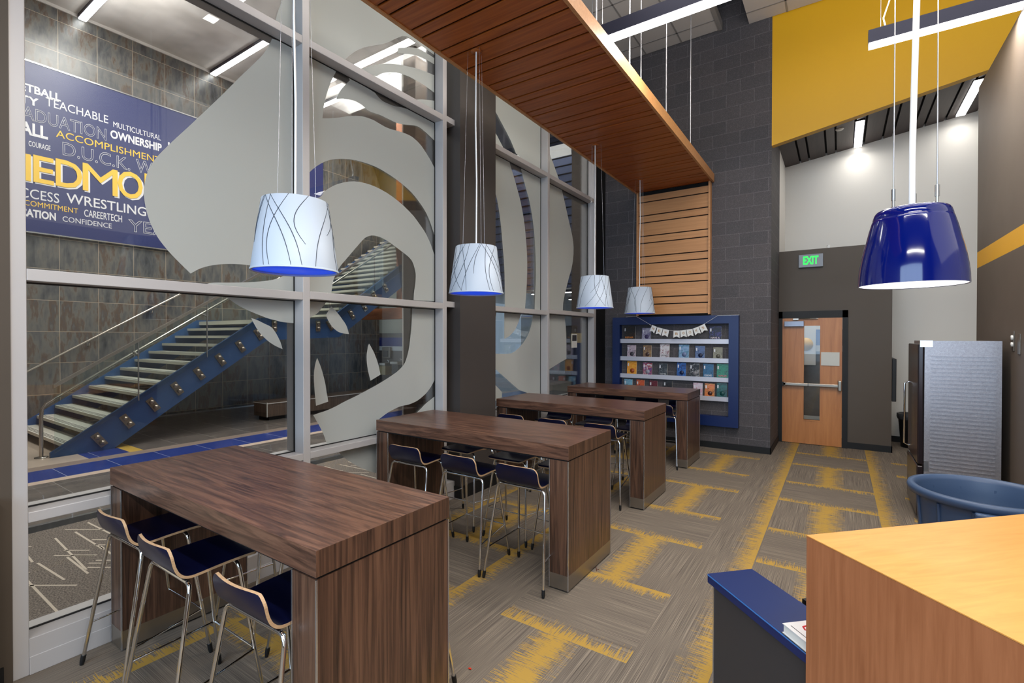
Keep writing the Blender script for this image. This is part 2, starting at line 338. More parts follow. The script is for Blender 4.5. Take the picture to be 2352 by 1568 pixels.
def planar(p0, p1, up, out, pz=0):
    """matrix with x from p0 to p1, y along up, z along out"""
    x = (Vector(p1)-Vector(p0)).normalized(); m = Matrix.Identity(4)
    for i in range(3): m[i][0] = x[i]; m[i][1] = Vector(up)[i]; m[i][2] = Vector(out)[i]; m[i][3] = p0[i]
    return m
def smooth_poly(pts, it=2, keep=50):
    for _ in range(it):
        n = len(pts); q = []
        for i in range(n):
            a, b, c = Vector(pts[i-1]), Vector(pts[i]), Vector(pts[(i+1) % n])
            u, w = (b-a), (c-b); ang = math.degrees(u.angle(w, 0)) if u.length > 1e-6 and w.length > 1e-6 else 0
            if ang > keep: q.append(tuple(b))
            else: q += [tuple(b+(a-b)*.25), tuple(b+(c-b)*.25)]
        pts = q
    return pts

# ------------------------------------------------------------------ library floor: one partition of carpet planks
def floor_mesh():
    X0, X1, Y0, Y1 = -3.70, 6.0, -5.0, 10.7
    rects = []   # x0,x1,y0,y1,material index,uv axis,flip
    P = 1.817
    mods = [(-1.82, -.97), (-.55, .34), (-3.15, -2.28), (.62, 1.5)]
    bars_up = [.77, 2.575, 4.33, 6.14, 7.98]; bars_dn = [1.58, 3.44, 5.20, 7.02, 8.86]
    for (a, b) in mods:
        for u, d in zip(bars_up, bars_dn): rects.append((a, b, u, d-.02, 1, 0, 0))
        for d, u in zip(bars_dn, bars_up[1:]+[9.75]):
            c = (a+b)/2; rects.append((c-.16, c+.16, d, u, 4, 'x', 0))
    for (a, b) in mods:
        for u in bars_up: rects.append((a, b, u, u+.16, 2, 'y', 0))
        for d in bars_dn: rects.append((a, b, d-.15, d, 2, 'y', 1))
    for sx, e in ((-.56, -.76), (.34, .52), (-2.28, -2.12), (-3.15, -3.32)):
        rects.append((min(sx, e), max(sx, e), -4, 10.6, 3, 'x', 1 if e < sx else 0))
    xs = sorted({X0, X1} | {r[0] for r in rects} | {r[1] for r in rects}); ys = sorted({Y0, Y1} | {r[2] for r in rects} | {r[3] for r in rects})
    vs = [(x, y, 0) for y in ys for x in xs]; nx = len(xs); fs = []; mi = []; uvs = []
    for j in range(len(ys)-1):
        for i in range(nx-1):
            cx, cy = (xs[i]+xs[i+1])/2, (ys[j]+ys[j+1])/2; hit = None
            for r in rects:
                if r[0] < cx < r[1] and r[2] < cy < r[3]: hit = r
            fs.append((j*nx+i, j*nx+i+1, (j+1)*nx+i+1, (j+1)*nx+i)); mi.append(hit[4] if hit else 0)
            for (x, y) in ((xs[i], ys[j]), (xs[i+1], ys[j]), (xs[i+1], ys[j+1]), (xs[i], ys[j+1])):
                if hit and hit[5]:
                    t = (x-hit[0])/(hit[1]-hit[0]) if hit[5] == 'x' else (y-hit[2])/(hit[3]-hit[2])
                    uvs.append((1-t if hit[6] else t, 0))
                else: uvs.append((0, 0))
    me = bpy.data.meshes.new('floor'); me.from_pydata(vs, [], fs)
    for m in (cp_y, cp_x, cp_bar, cp_str, cp_col): me.materials.append(m)
    me.polygons.foreach_set('material_index', mi); ul = me.uv_layers.new(name='UVMap')
    for k, uv in enumerate(uvs): ul.data[k].uv = uv
    o = bpy.data.objects.new('floor', me); C.objects.link(o); o['kind'] = 'structure'
floor_mesh()
def st(name, mb, mats, **k): return mb.obj(name, mats, kind='structure', **k)
def kid(mb, name, mats, parent, **k): return mb.obj(name, mats, parent, **k)

# ------------------------------------------------------------------ library walls
st('wall_far', MB().box(-3.8, -.88, 8.44, 9.64, 0, 7.6), block)
st('baseboard_far', MB().box(-3.56, -.87, 8.43, 8.44, 0, .10).box(-.88, -.868, 8.43, 9.62, 0, .10), frame_black)
st('trim_1', MB().box(-3.80, -3.60, 7.97, 8.44, 0, 6.9), frame_black)
st('wall_grey', MB().box(-.88, 6, 10.7, 10.85, 0, 7.6), grey_wall)
st('baseboard_grey', MB().box(.68, 6, 10.688, 10.7, 0, .1), frame_black)
bw = MB().box(.112, .68, 9.64, 9.79, 0, 3.25).box(-.88, .112, 9.64, 9.79, 2.25, 3.25).box(.53, .68, 9.79, 10.7, 0, 3.25).box(-.88, .68, 9.64, 10.7, 3.25, 3.29)
st('wall_door', bw, brown_wall)
st('baseboard_door', MB().box(.112, .692, 9.628, 9.64, 0, .1).box(.68, .692, 9.628, 10.68, 0, .1), frame_black)
# yellow bulkhead, its lower edge rises to the right
def zb(x): return 4.746+(x+.854)*.1765
b = MB(); b.hexa([(-.88, 8.44, zb(-.88)), (6, 8.44, zb(6)), (6, 8.56, zb(6)), (-.88, 8.56, zb(-.88)), (-.88, 8.44, 7.6), (6, 8.44, 7.6), (6, 8.56, 7.6), (-.88, 8.56, 7.6)])
st('wall_bulkhead', b, yellow_paint)
# dark board ceiling behind it
def zc(x): return 5.04+(x+1.006)*.1435
b = MB(); g = MB(); x = -.88; k = 0
while x < 5.9:
    w = .235 if k % 2 == 0 else .115; x2 = min(x+w, 5.9)
    b.hexa([(x, 8.56, zc(x)), (x2, 8.56, zc(x2)), (x2, 10.7, zc(x2)), (x, 10.7, zc(x)), (x, 8.56, zc(x)+.02), (x2, 8.56, zc(x2)+.02), (x2, 10.7, zc(x2)+.02), (x, 10.7, zc(x)+.02)])
    x = x2+.03; k += 1
g.hexa([(-.88, 8.56, zc(-.88)+.05), (5.9, 8.56, zc(5.9)+.05), (5.9, 10.7, zc(5.9)+.05), (-.88, 10.7, zc(-.88)+.05), (-.88, 8.56, zc(-.88)+.08), (5.9, 8.56, zc(5.9)+.08), (5.9, 10.7, zc(5.9)+.08), (-.88, 10.7, zc(-.88)+.08)])
sc_ = st('ceiling_boards', b, dark_board); kid(g, 'backing', gap_black, sc_)
# taupe wing wall on the right with the painted yellow band
b = MB(); x0, x1, y0, y1 = 1.30, 1.48, 5.0, 7.6
b.box(x0, x1, y0, y1, 0, 2.595, 0).box(x0, x1, y0, y1, 2.595, 2.775, 1).box(x0, x1, y0, y1, 2.775, 4.65, 0)
st('wall_right', b, [tan_wall, yellow_band])
# left: brown wall beside the glazing
st('wall_left', MB().box(-3.80, -3.565, -4.8, .645, 0, 7.6), brown_wall)
st('baseboard_left', MB().box(-3.565, -3.553, -3, .61, 0, .1), frame_black)
st('ceiling', MB().box(-3.8, 6, -4.9, 10.85, 7.6, 7.7), dark_ceiling)
st('wall_over_window', MB().box(-3.8, -3.62, .645, 8.44, 6.9, 8.3), white)
# unseen rear and side walls, added to shape light and reflections; window in rear
m_ = MB().box(-3.8, 6.1, -4.95, -4.8, 0, .8).box(-3.8, 6.1, -4.95, -4.8, 4.9, 7.6).box(-3.8, -3.5, -4.95, -4.8, .8, 4.9).box(2.6, 6.1, -4.95, -4.8, .8, 4.9)
for k in range(1, 4): m_.box(-3.5+1.525*k-.03, -3.5+1.525*k+.03, -4.93, -4.82, .8, 4.9)
st('wall_rear_unseen', m_, tan_wall)
st('wall_side_unseen', MB().box(6.0, 6.1, -4.8, 10.85, 0, 7.6), grey_wall)
st('wall_hall_rear_unseen', MB().box(-14.2, -3.8, -3.1, -3.0, 0, 8.3), hall_tile)  # unseen wall, added to keep sky light out of the hall
# ceiling clouds: white acoustic rafts with a grid
def cloud(name, x0, x1, y0, y1, z):
    b = MB().box(x0, x1, y0, y1, z, z+.1); o = st(name, b, acoustic); g = MB(); x = x1-.61
    while x > x0: g.box(x-.012, x+.012, y0, y1, z-.004, z); x -= .61
    y = y1-.30
    while y > y0: g.box(x0, x1, y-.012, y+.012, z-.004, z); y -= 1.22
    g.box(x1-.03, x1+.03, y0, y1, z-.01, z+.12); kid(g, 'grid', grid_grey, o); return o
cloud('ceiling_raft', -3.6, -1.62, 2.0, 8.42, 6.76)
cloud('ceiling_raft_right', -1.20, 4.2, 2.0, 8.42, 6.70)

# ------------------------------------------------------------------ window wall
GX, FX = -3.695, -3.57
def bar(y0, y1, z0, z1, x0=-3.80, x1=FX): return MB().box(x0, x1, y0, y1, z0, z1)
zt = 6.9
posts = [(.645, .708, 'left'), (2.308, 2.371, 'm'), (3.968, 4.03, 'm'), (6.244, 6.306, 'm'), (7.873, 7.965, 'm')]
for i, (a, c, _) in enumerate(posts): st('trim_%d' % (i+2), bar(a, c, 0, zt), metal_frame, bevel=.003)
bays = [(.708, 2.308), (2.371, 3.968), (4.03, 6.244), (6.306, 7.873)]
for i, (a, c) in enumerate(bays):
    zl = [2.162-.063, 2.173-.063, 2.195-.063, 2.22-.063][i]; zu = 4.145 if i < 2 else 4.155
    rows = [(0, .193), (.811, .866), (zl, zl+.063), (zu, zu+.063)]
    w = MB()
    for (z0, z1) in rows: w.box(-3.80, FX, a, c, z0, z1)
    w.box(FX, FX+.006, a, c, 0, .097)
    wo = st('window_%d' % (i+1), w, metal_frame, bevel=.003)
    gm = MB(); tr = MB(); edges = [.193, .811, .866, zl, zl+.063, zu, zu+.063, zt]
    for k in range(0, 8, 2):
        z0, z1 = edges[k], edges[k+1]
        gm.box(GX-.004, GX+.004, a, c, z0, z1)
        tr.box(GX+.002, GX+.012, a, c, z0, z0+.008).box(GX+.002, GX+.012, a, c, z1-.008, z1).box(GX+.002, GX+.012, c-.01, c, z0, z1).box(GX+.002, GX+.012, a, a+.01, z0, z1)
    kid(gm, 'glass_pane', glass, wo); kid(tr, 'gasket', black, wo)
# column between the second and third bay
st('column', MB().box(-3.72, -3.49, 4.16, 4.83, .14, 7.6), col_paint); st('baseboard_column', MB().box(-3.72, -3.478, 4.148, 4.842, 0, .14), black)
# cream panel edge in front of the brown wall
o = MB().box(-3.555, -3.49, .30, .575, 0, .98).obj('side_panel', mat('cream_panel', srgb(196, 184, 160), .5)); tag(o, 'cream panel edge standing against brown wall at far left of the photo', 'panel')

# ------------------------------------------------------------------ frosted mascot film on the glass
def gy(p): q = on(p[0], p[1], 0, -3.688); return (q.y, q.z)
decal = thing('window_decal', 'large frosted film graphic of curved stripes and teeth across the window wall', 'window decal', (-3.688, 4.2, .9))
decal['_w'] = 1
def film_piece(outer, holes=(), it=2, xoff=0):
    polys = [smooth_poly([gy(p) for p in outer], it)] + [smooth_poly([gy(p) for p in h], it) for h in holes]
    P3 = [[Vector((-3.688+xoff, y, z)) for y, z in pl] for pl in polys]; tri = tessellate_polygon(P3)
    flat = [v for pl in P3 for v in pl]; n = len(flat); off = Vector((-.0012, 0, 0)); m = MB()
    fs = [tuple(t) for t in tri]+[tuple(i+n for i in t[::-1]) for t in tri]; s0 = 0
    for pl in P3:
        k = len(pl); fs += [(s0+i, s0+(i+1) % k, s0+(i+1) % k+n, s0+i+n) for i in range(k)]; s0 += k
    m.add(flat+[v+off for v in flat], fs); o = m.obj('film', film, decal); o.matrix_parent_inverse = Matrix.Translation(-decal.location); return o
# bay 1
film_piece([(684, 108), (660, 99), (640, 93), (625, 89), (618, 105), (605, 125), (580, 150), (560, 168), (540, 188), (500, 228), (455, 270), (434, 290), (390, 330), (355, 365), (338, 395), (330, 430), (331, 460), (340, 500), (358, 540), (385, 575), (412, 603), (438, 628), (457, 617), (480, 610), (510, 606), (545, 606), (575, 609), (605, 614), (635, 620), (661, 627), (645, 637), (625, 643), (600, 646), (574, 648), (530, 649), (481, 648.5), (470, 655), (684, 672)])
film_piece([(500, 672), (507, 676), (526, 686), (542, 698), (558, 707), (573, 714), (590, 721), (605, 727), (618.6, 732), (635, 736), (650, 740), (684, 742.5), (684, 680)])
film_piece([(577, 730), (592, 735), (607, 743), (623, 750), (631, 760), (638, 772), (645, 787), (649, 801.5), (633, 794.5), (618, 785), (606, 774), (595, 762), (586, 748)])
film_piece([(650, -2), (644, 12), (640, 22), (635, 38), (630, 60), (684, 82), (684, -60), (656, -60)])
# bay 2, upper pane
film_piece([(705, -60), (705, 92), (822, 153), (802, 143), (793, 137), (805, 126), (819, 116), (836, 108.5), (862, 104), (886, 100), (908, 89), (930, 80), (950, 92), (970, 106), (985, 117), (1003, 130), (1003, -60)], it=1)
film_piece([(829, 160), (845, 153), (859, 149.5), (875, 147), (890, 146), (907, 147), (924, 149.5), (940, 153), (957, 157), (977, 164), (1003, 175), (1003, 217), (990, 207), (971, 193), (953, 183), (937, 174.5), (921, 169.5), (907, 166), (894.6, 165), (877, 168), (862, 177)], it=1)
film_piece([(953, 229), (966, 228), (980, 229), (1003, 232), (1003, 262)], it=1)
film_piece([(915, 110), (945, 108), (962, 112), (980, 122), (1003, 137), (1003, 151), (985, 140), (965, 130), (945, 124), (915, 123)], it=1)
# bay 2, middle pane with cut-outs
film_piece([(703, 118), (770, 152), (772, 165), (765, 177), (758.5, 192), (752, 210), (747, 228), (743, 250), (740.6, 271.5), (758, 271.5), (778.6, 270), (796, 267), (814, 265.6), (828, 266.5), (841, 269), (859, 276), (872, 284), (886, 292), (899, 297), (912, 300), (930, 306), (942, 311), (953, 319), (966, 332), (977, 348), (988, 366), (996, 381), (1004, 400), (1004, 560), (995, 531), (988, 509), (977, 484), (957, 455), (939, 435), (912.5, 413), (890, 398), (868, 385), (841, 374), (810, 366), (778.6, 364), (752, 368), (729.5, 379.5), (713, 393), (703, 405), (703, 475), (713, 460), (724, 455), (736, 453), (747, 437.5), (769.6, 424), (796, 417), (819, 416), (845.5, 422), (868, 431), (894.6, 446), (921, 466.5), (948, 493), (962, 512), (977, 533.5), (988, 557), (996, 580), (1004, 604), (1004, 692), (950, 689), (951, 670), (953.6, 656), (955, 640), (955, 625), (948, 600.4), (939, 590), (930, 582.6), (908, 566), (895, 556), (881, 548), (870, 543), (856.7, 540), (846, 542), (836.6, 547), (819, 567), (796, 594), (778.6, 614), (767, 638), (763, 655), (760.7, 676), (703, 672)], it=1)
film_piece([(800, 178), (804, 184), (796, 192), (787.5, 201), (781, 209), (776, 219), (772, 228), (782, 227), (792, 227), (803, 228.5), (814, 231), (823, 235.5), (832, 241), (839, 247.5), (846, 254), (858, 259), (872, 263), (890, 272), (908, 281), (919, 284.5), (930, 286), (942, 287), (953, 288), (962, 291), (970, 297), (983, 308), (1004, 329), (1004, 270), (925, 247), (919, 246), (905, 243.5), (889, 237), (879, 232), (872, 226), (866, 219), (860, 211)], it=1)
# bay 2, lower pane
film_piece([(705, 685), (751, 690), (746, 699), (740, 705), (731, 718), (722, 724), (705, 733)])
film_piece([(761, 703.6), (755, 713), (749, 722.8), (751, 730), (754.7, 737), (760, 746), (766, 753), (774, 760), (782, 764), (792, 766), (801.5, 767), (798, 753), (794, 744), (788, 735.5), (782, 727), (775, 718), (768, 710)])
film_piece([(728.5, 821.6), (725, 832), (723, 842), (721, 856), (721, 871), (722, 888), (723, 903), (726, 931.6), (754, 922), (752, 910), (750, 900), (748, 885), (745, 871), (741, 856), (737, 842), (732, 830)])
film_piece([(847.8, 788.8), (845, 796), (844, 804), (842.5, 812), (842, 822), (843, 835), (845, 848.7), (848, 862), (851, 874), (874, 860), (871, 846), (868, 833), (863, 819), (858, 807), (852, 796)])
film_piece([(719.6, 953), (733, 948), (746.7, 944), (770, 934), (791, 922), (817, 910), (842, 896.5), (857, 888.5), (871, 880.6), (888, 870), (903, 860), (914, 852), (922, 844), (928, 837), (931.6, 829.6), (935, 819), (938, 807), (941, 790), (942.8, 772), (945, 752), (946, 734), (947, 698), (1004, 702), (1004, 858), (999, 870), (993, 883), (986, 894), (978, 904), (970, 911), (961.6, 918), (953, 923), (944, 927), (936, 929.5), (927, 931), (916, 934), (906, 939), (898, 943), (891, 947), (880, 955), (870, 963), (868, 1010), (754, 1030), (745, 1000), (735, 980), (727, 966)])
film_piece([(1004, 905), (990, 917), (977, 927), (969, 936), (961.6, 943), (950, 955), (940, 975), (1004, 975)])
film_piece([(765, 1022), (777, 1037), (788, 1048), (798, 1056), (814, 1066), (830, 1075), (862, 1086), (905, 1098), (1004, 1116), (1004, 985), (868, 1008)])
# bay 3
film_piece([(1110, 180), (1110, 268), (1128, 288), (1142, 312), (1156, 339), (1160, 347), (1110, 320)], it=0)
film_piece([(1110, 180), (1110, 225), (1128, 248), (1136, 253), (1142, 263), (1150, 278), (1158, 293), (1171, 318), (1178.8, 335.7), (1187, 357), (1246, 393), (1246, 180)], it=1)
film_piece([(1110, 335), (1110, 390), (1126.5, 409.5), (1133, 426), (1139.8, 449), (1146.4, 482), (1151.4, 524), (1154.7, 566), (1158.5, 609), (1159.6, 660), (1159.6, 705), (1206, 709), (1206.4, 703.7), (1209, 670), (1210.7, 637.7), (1211, 594.7), (1209, 557), (1205, 515), (1197.8, 471), (1188, 432.7), (1179.6, 403), (1171, 376), (1170, 365)], it=1)
film_piece([(1194, 375), (1197, 388), (1202.8, 412.8), (1209.5, 437.6), (1217, 464), (1222.7, 499), (1227, 530), (1229, 563), (1230.8, 594.7), (1231, 643.5), (1229, 680), (1228, 712), (1246, 713), (1246, 404)], it=1)
film_piece([(1110, 708), (1140, 712), (1139.5, 724), (1136, 744), (1127.5, 761), (1110, 772), (1110, 806), (1126, 808), (1136, 812), (1164.8, 812.8), (1179, 810), (1196, 795.6), (1213.6, 769.7), (1222, 741), (1225, 715), (1246, 716), (1246, 905), (1199, 901), (1173.4, 879), (1147.6, 856), (1126, 836), (1110, 825)], it=1)
film_piece([(1158.5, 712), (1158.5, 778), (1173.4, 769.7), (1187.7, 749.6), (1198, 717)], it=1)
film_piece([(1110, 868), (1126, 873), (1140, 886), (1153, 900), (1153, 920), (1110, 920)], it=0)
# bay 4
film_piece([(1258, 340), (1262.5, 353), (1272.5, 379.6), (1284, 412), (1258, 398)], it=1)
film_piece([(1258, 415), (1289.9, 433), (1295.7, 457.5), (1302, 487), (1309.8, 520.6), (1316, 548), (1318, 574.6), (1315, 609), (1305, 643.5), (1294, 689), (1292.5, 715), (1258, 713)], it=1)
film_piece([(1258, 720), (1296, 722), (1297, 730), (1300, 752.5), (1301, 787), (1301, 824), (1285, 833), (1265, 845.8), (1258, 850)], it=1)
nt_ = MB().box(-3.686, -3.684, 7.245, 7.45, 1.63, 1.86).obj('paper_notice', paper); tag(nt_, 'small printed card taped on the window glass beside the block wall', 'notice')
kid(MB().box(-3.683, -3.6825, 7.27, 7.43, 1.74, 1.84), 'dark_picture', mat('dark_print', srgb(50, 48, 50), .6), nt_)

# ------------------------------------------------------------------ hall beyond the glass
st('wall_end_block', MB().box(-3.8, -.88, 9.64, 10.85, 0, 7.6), grey_wall)
hf = MB(); ZF = -.0
def strip(x0, x1, y0, y1, mi, z=0): hf.add([(x0, y0, z), (x1, y0, z), (x1, y1, z), (x0, y1, z)], [(0, 1, 2, 3)], mi)
YA, YB = -3, 23
strip(-6.14, -3.70, YA, YB, 0); strip(-6.334, -6.14, YA, YB, 1); strip(-6.39, -6.334, YA, YB, 2); strip(-8.112, -6.39, YA, YB, 3); strip(-8.281, -8.112, YA, YB, 4)
strip(-8.935, -8.281, YA, YB, 5); strip(-9.204, -8.935, YA, YB, 6)
strip(-12.8, -9.204, YA, 2.48, 7); strip(-9.82, -9.204, 2.48, 2.98, 5); strip(-12.8, -9.82, 2.48, 2.98, 7); strip(-12.8, -9.204, 2.98, 3.16, 8); strip(-14, -9.204, 3.16, YB, 3)
# pale yarn lines of the hall carpet
def cl(p, q, w=.016):
    a, b_ = Vector((*p, .001)), Vector((*q, .001)); d = (b_-a).normalized(); n = Vector((-d.y, d.x, 0))*w/2
    hf.add([a-n, b_-n, b_+n, a+n], [(0, 1, 2, 3)], 9)
for k in range(40):
    y = -1.6+.17*k
    for s in range(3):
        xa = -6.1+.8*s+random.uniform(0, .3); xb = xa+random.uniform(.35, 1.0)
        if xb < -3.75: cl((xa, y+random.uniform(-.04, .04)), (xb, y+random.uniform(-.04, .04)))
for s in range(190):
    x = random.uniform(-6.0, -4.0); y = random.uniform(-1.5, 6); l = random.uniform(.08, .32); cl((x, y), (min(x+l, -3.75), y+l*.69))
st('floor_hall', hf, [hall_carpet, black, metal_bright, hall_floor_tile, mosaic, blue_floor_tile, taupe_tile, beige_tile, yellow_tile, carpet_line])
st('wall_hall', MB().box(-12.95, -12.8, -3, 11.07, 0, 8.3), hall_tile)
st('baseboard_hall', MB().box(-12.8, -12.79, 3.5, 11.07, 0, .02), metal_bright)
st('ceiling_hall', MB().box(-14.2, -3.6, -3, 23, 8.3, 8.4), concrete)
st('trim_7', MB().box(-12.8, -12.77, -3, 11.07, 8.24, 8.3), concrete)
# recess beside the stair with its banded tile wall
def zy(px, py, y): return on(px, py, 1, y).z
yr = 12.0
zb_ = [zy(900, v, yr) for v in (860, 805, 795, 775, 765, 700)]
b = MB().box(-14.2, -10.2, yr, yr+.15, 0, zb_[1], 0).box(-14.2, -10.2, yr, yr+.15, zb_[1], zb_[2], 1).box(-14.2, -10.2, yr, yr+.15, zb_[2], zb_[3], 2).box(-14.2, -10.2, yr, yr+.15, zb_[3], zb_[4], 0).box(-14.2, -10.2, yr, yr+.15, zb_[4], 8.3, 3)
st('wall_recess', b, [hall_floor_tile, white, blue_floor_tile, mat('recess_paint', srgb(190, 184, 164), .7)])
st('wall_recess_side', MB().box(-14.2, -14.1, 11, 12, 0, 8.3), hall_tile)
for k, (px, dz) in enumerate(((884, 0), (913, .06))):
    p = on(px, 840, 1, 11.72); f = thing('drinking_fountain', ('lower steel drinking fountain with tan front in the recess beyond the stair', 'higher steel drinking fountain beside the brown clad hall pillar')[k], 'drinking fountain', (p.x, 11.85, 0), group=None); f['_w'] = 1
    z = zy(884, 835, 11.72)+dz+.04
    kid(MB().box(p.x-.2, p.x+.2, 11.55, 11.99, z-.10, z), 'basin', steel, f, bevel=.02)
    kid(MB().box(p.x-.16, p.x+.16, 11.6, 11.99, z-.42, z-.10), 'cabinet', mat('tan_cabinet', srgb(172, 150, 104), .4) if k == 0 else slate, f)
    kid(MB().tube([(p.x+.1, 11.8, z), (p.x+.1, 11.8, z+.07), (p.x+.05, 11.78, z+.09)], .012), 'spout', chrome, f)
o = thing('bottle_filler', 'upright grey bottle filling station above the drinking fountains', 'bottle filler', (on(886, 780, 1, 11.9).x, 11.9, 1.2)); o['_w'] = 1
xx = o.location.x; kid(MB().box(xx-.2, xx+.2, 11.9, 11.99, zy(886, 822, 11.9), zy(886, 797, 11.9)), 'body', steel, o, bevel=.015); kid(MB().box(xx-.12, xx+.12, 11.885, 11.9, zy(886, 819, 11.9), zy(886, 805, 11.9)), 'alcove', slate, o)
# brown clad pillar and wooden portal
cx = on(954.6, 184, 1, 7.86); zt_ = cx.z
b = MB().box(-8.27, cx.x, 7.86, 8.8, 0, 8.3); po = st('wall_pillar', b, hall_wood); kid(MB().box(-8.30, -8.27, 7.85, 7.88, 0, 8.3), 'corner_trim', white, po)
po = MB().box(-9.95, -9.70, 9.2, 9.45, 2.3, 8.3).box(-11.4, -9.95, 9.2, 9.45, 2.3, 2.6).obj('wall_portal', orange_wood, kind='structure')
# striped hall pillar seen past the last pane
pa, pb = on(1313, 700, 1, 12), on(1346, 700, 1, 12)
z1, z2 = zy(1330, 787, 12), zy(1330, 765, 12)
st('wall_band_pillar', MB().box(pa.x, pb.x, 12, 12.6, 0, z1, 1).box(pa.x, pb.x, 12, 12.6, z1, z2, 2).box(pa.x, pb.x, 12, 12.6, z2, 8.3, 0), [tan_wall, mat('hall_blue_paint', srgb(56, 62, 92), .4), mat('hall_cream_band', srgb(208, 184, 128), .5)])
st('wall_hall_end', MB().box(-14.2, -3.8, 22, 22.1, 0, 8.3), grey_wall)
st('floor_hall_end', MB().box(-9.5, -3.8, 14.5, 22, .001, .004), wood('grey_plank_floor', [(.3, srgb(110, 102, 92)), (.7, srgb(160, 150, 136))], (2, 30, 1), .4))
fd = MB().box(-14.2, -3.8, 14, 22, 3.5, 3.6, 0).box(-14.2, -3.8, 13.9, 14, 3.4, 8.3, 1)
for k in range(18): fd.box(-14.2, -3.8, 13.88, 13.9, 3.5+.27*k, 3.5+.27*k+.03, 2)
st('ceiling_hall_low', fd, [white, mat('slat_reflection_blue_grey', srgb(88, 100, 136), .5), gap_black])  # blue-grey lined fascia paints the wood slat panel's reflection in the glass
st('door_2', MB().box(on(1298, 800, 1, 21.9).x, on(1311, 800, 1, 21.9).x, 21.9, 22, 0, zy(1305, 748, 21.9)), hall_wood)
def hall_led(n, x0, x1, y, z, lab, w=.12):
    o = thing('linear_light', lab, 'ceiling light', ((x0+x1)/2, y, z), group='hall linear lights'); o['_w'] = 1
    kid(MB().box(x0, x1, y-w/2, y+w/2, z, z+.05), 'lens', led_hall, o); kid(MB().box(x0-.01, x1+.01, y-w/2-.01, y+w/2+.01, z+.02, z+.09), 'housing', housing, o)
hall_led(1, -13.0+.25, -10.3, 3.37, 8.2, 'glowing linear light on the hall ceiling nearest the far left wall')
hall_led(2, -12.75, -10.35, 5.85, 8.2, 'glowing linear light on the hall ceiling ending above the frosted ear shape')
hall_led(4, -12.75, -10.35, 8.33, 8.2, 'linear light on the hall ceiling over the upper stair flight')
hall_led(5, -9.2, -6.6, 8.33, 8.2, 'linear light on the hall ceiling seen through the top arch cut-out')
for i, (x, y) in enumerate(((-9.5, 15.5), (-9.5, 18.5), (-6.5, 16.5), (-6.5, 19.5))):
    hall_led(6+i, x, x+1.8, y, 3.39, ('low linear light in the far hall, front left', 'low linear light in the far hall, rear left', 'low linear light in the far hall, front right', 'low linear light in the far hall, rear right')[i], .14)

# banner with words on the tile wall
BX = -12.74
bn = thing('wall_banner', 'navy banner of white and yellow words high on the dark tiled hall wall', 'banner', (BX, 5, 3.8)); bn['_w'] = 1
navy_b = mat('banner_navy', srgb(44, 52, 104), .35); w_ink = mat('banner_white_ink', srgb(225, 225, 230), .5); y_ink = mat('banner_yellow_ink', srgb(240, 196, 60), .5)
kid(MB().box(BX-.03, BX, .8, 8.9, 3.80, 7.0), 'panel', navy_b, bn)
kid(MB().box(BX-.03, BX+.012, .78, 8.92, 7.0, 7.025).box(BX-.03, BX+.012, .78, 8.92, 3.775, 3.80), 'edge_trim', metal_bright, bn)
def word(body, l, r, cap, ink, bold=0, outline=0, off=.004):
    """l, r: baseline ends in the 2.24x crop of the photograph; cap: capital height there at the left end"""
    p0 = on(l[0]/2.24, l[1]/2.24, 0, BX+off); p1 = on(r[0]/2.24, r[1]/2.24, 0, BX+off)
    mid = ((l[0]+r[0])/2, (l[1]+r[1])/2); pm = on(mid[0]/2.24, mid[1]/2.24, 0, BX+off); pt = on(mid[0]/2.24, (mid[1]-cap)/2.24, 0, BX+off)
    h = pt.z-pm.z; p0 = Vector((BX+off, p0.y, pm.z)); p1 = Vector((BX+off, p1.y, pm.z))
    o = text_mesh(body, planar(p0, p1, (0, 0, 1), (1, 0, 0)), (p1-p0).length, h, ink, bn, bold=bold, outline=outline); o.matrix_parent_inverse = Matrix.Translation(-bn.location)
word('BASKETBALL', (-60, 440), (313, 495), 42, w_ink, .03)
word('ITY', (85, 528), (200, 541), 42, w_ink, .03); word('TEACHABLE', (235, 548), (557, 630), 42, w_ink)
word('GRADUATION', (-10, 588), (548, 712), 66, w_ink, 0, .012); word('MULTICULTURAL', (583, 655), (828, 720), 27, w_ink)
word('BALL', (60, 680), (247, 711), 66, w_ink, .035); word('ACCOMPLISHMENTS', (288, 713), (850, 838), 35, y_ink); word('OWNERSHIP', (568, 716), (832, 774), 42, w_ink, .03)
word('COURAGE', (147, 752), (260, 774), 27, w_ink, .01); word('D.U.C.K.', (322, 800), (670, 876), 66, w_ink, 0, .012); word('WINS', (700, 885), (900, 929), 66, w_ink, 0, .012)
for ch, xa, xb in (('P', 20, 112), ('I', 122, 160), ('E', 172, 278), ('D', 287, 424), ('M', 426, 606), ('O', 606, 735), ('N', 744, 884), ('T', 890, 984)):
    ya, yb_ = 927+(xa-125)*.172, 927+(xb-125)*.172
    word(ch, (xa, ya), (xb, yb_), 138, y_ink, 0 if ch == 'M' else .012, 0, .012); word(ch, (xa+9, ya+9), (xb+9, yb_+9), 138, w_ink, 0 if ch == 'M' else .012, 0, .004)
word('SUCCESS', (5, 1002), (305, 1038), 50, w_ink); word('WRESTLING', (342, 1042), (752, 1113), 48, w_ink, .008)
word('COMMITMENT', (125, 1057), (402, 1096), 27, y_ink); word('EDUCATION', (0, 1098), (288, 1131), 42, w_ink, .035)
word('CAREERTECH', (433, 1113), (628, 1144), 36, w_ink, .008); word('CONFIDENCE', (322, 1139), (575, 1174), 26, w_ink); word('YEARS', (660, 1187), (960, 1235), 60, w_ink, 0, .012)
word('HONOR', (865, 775), (1040, 815), 40, w_ink, .03)

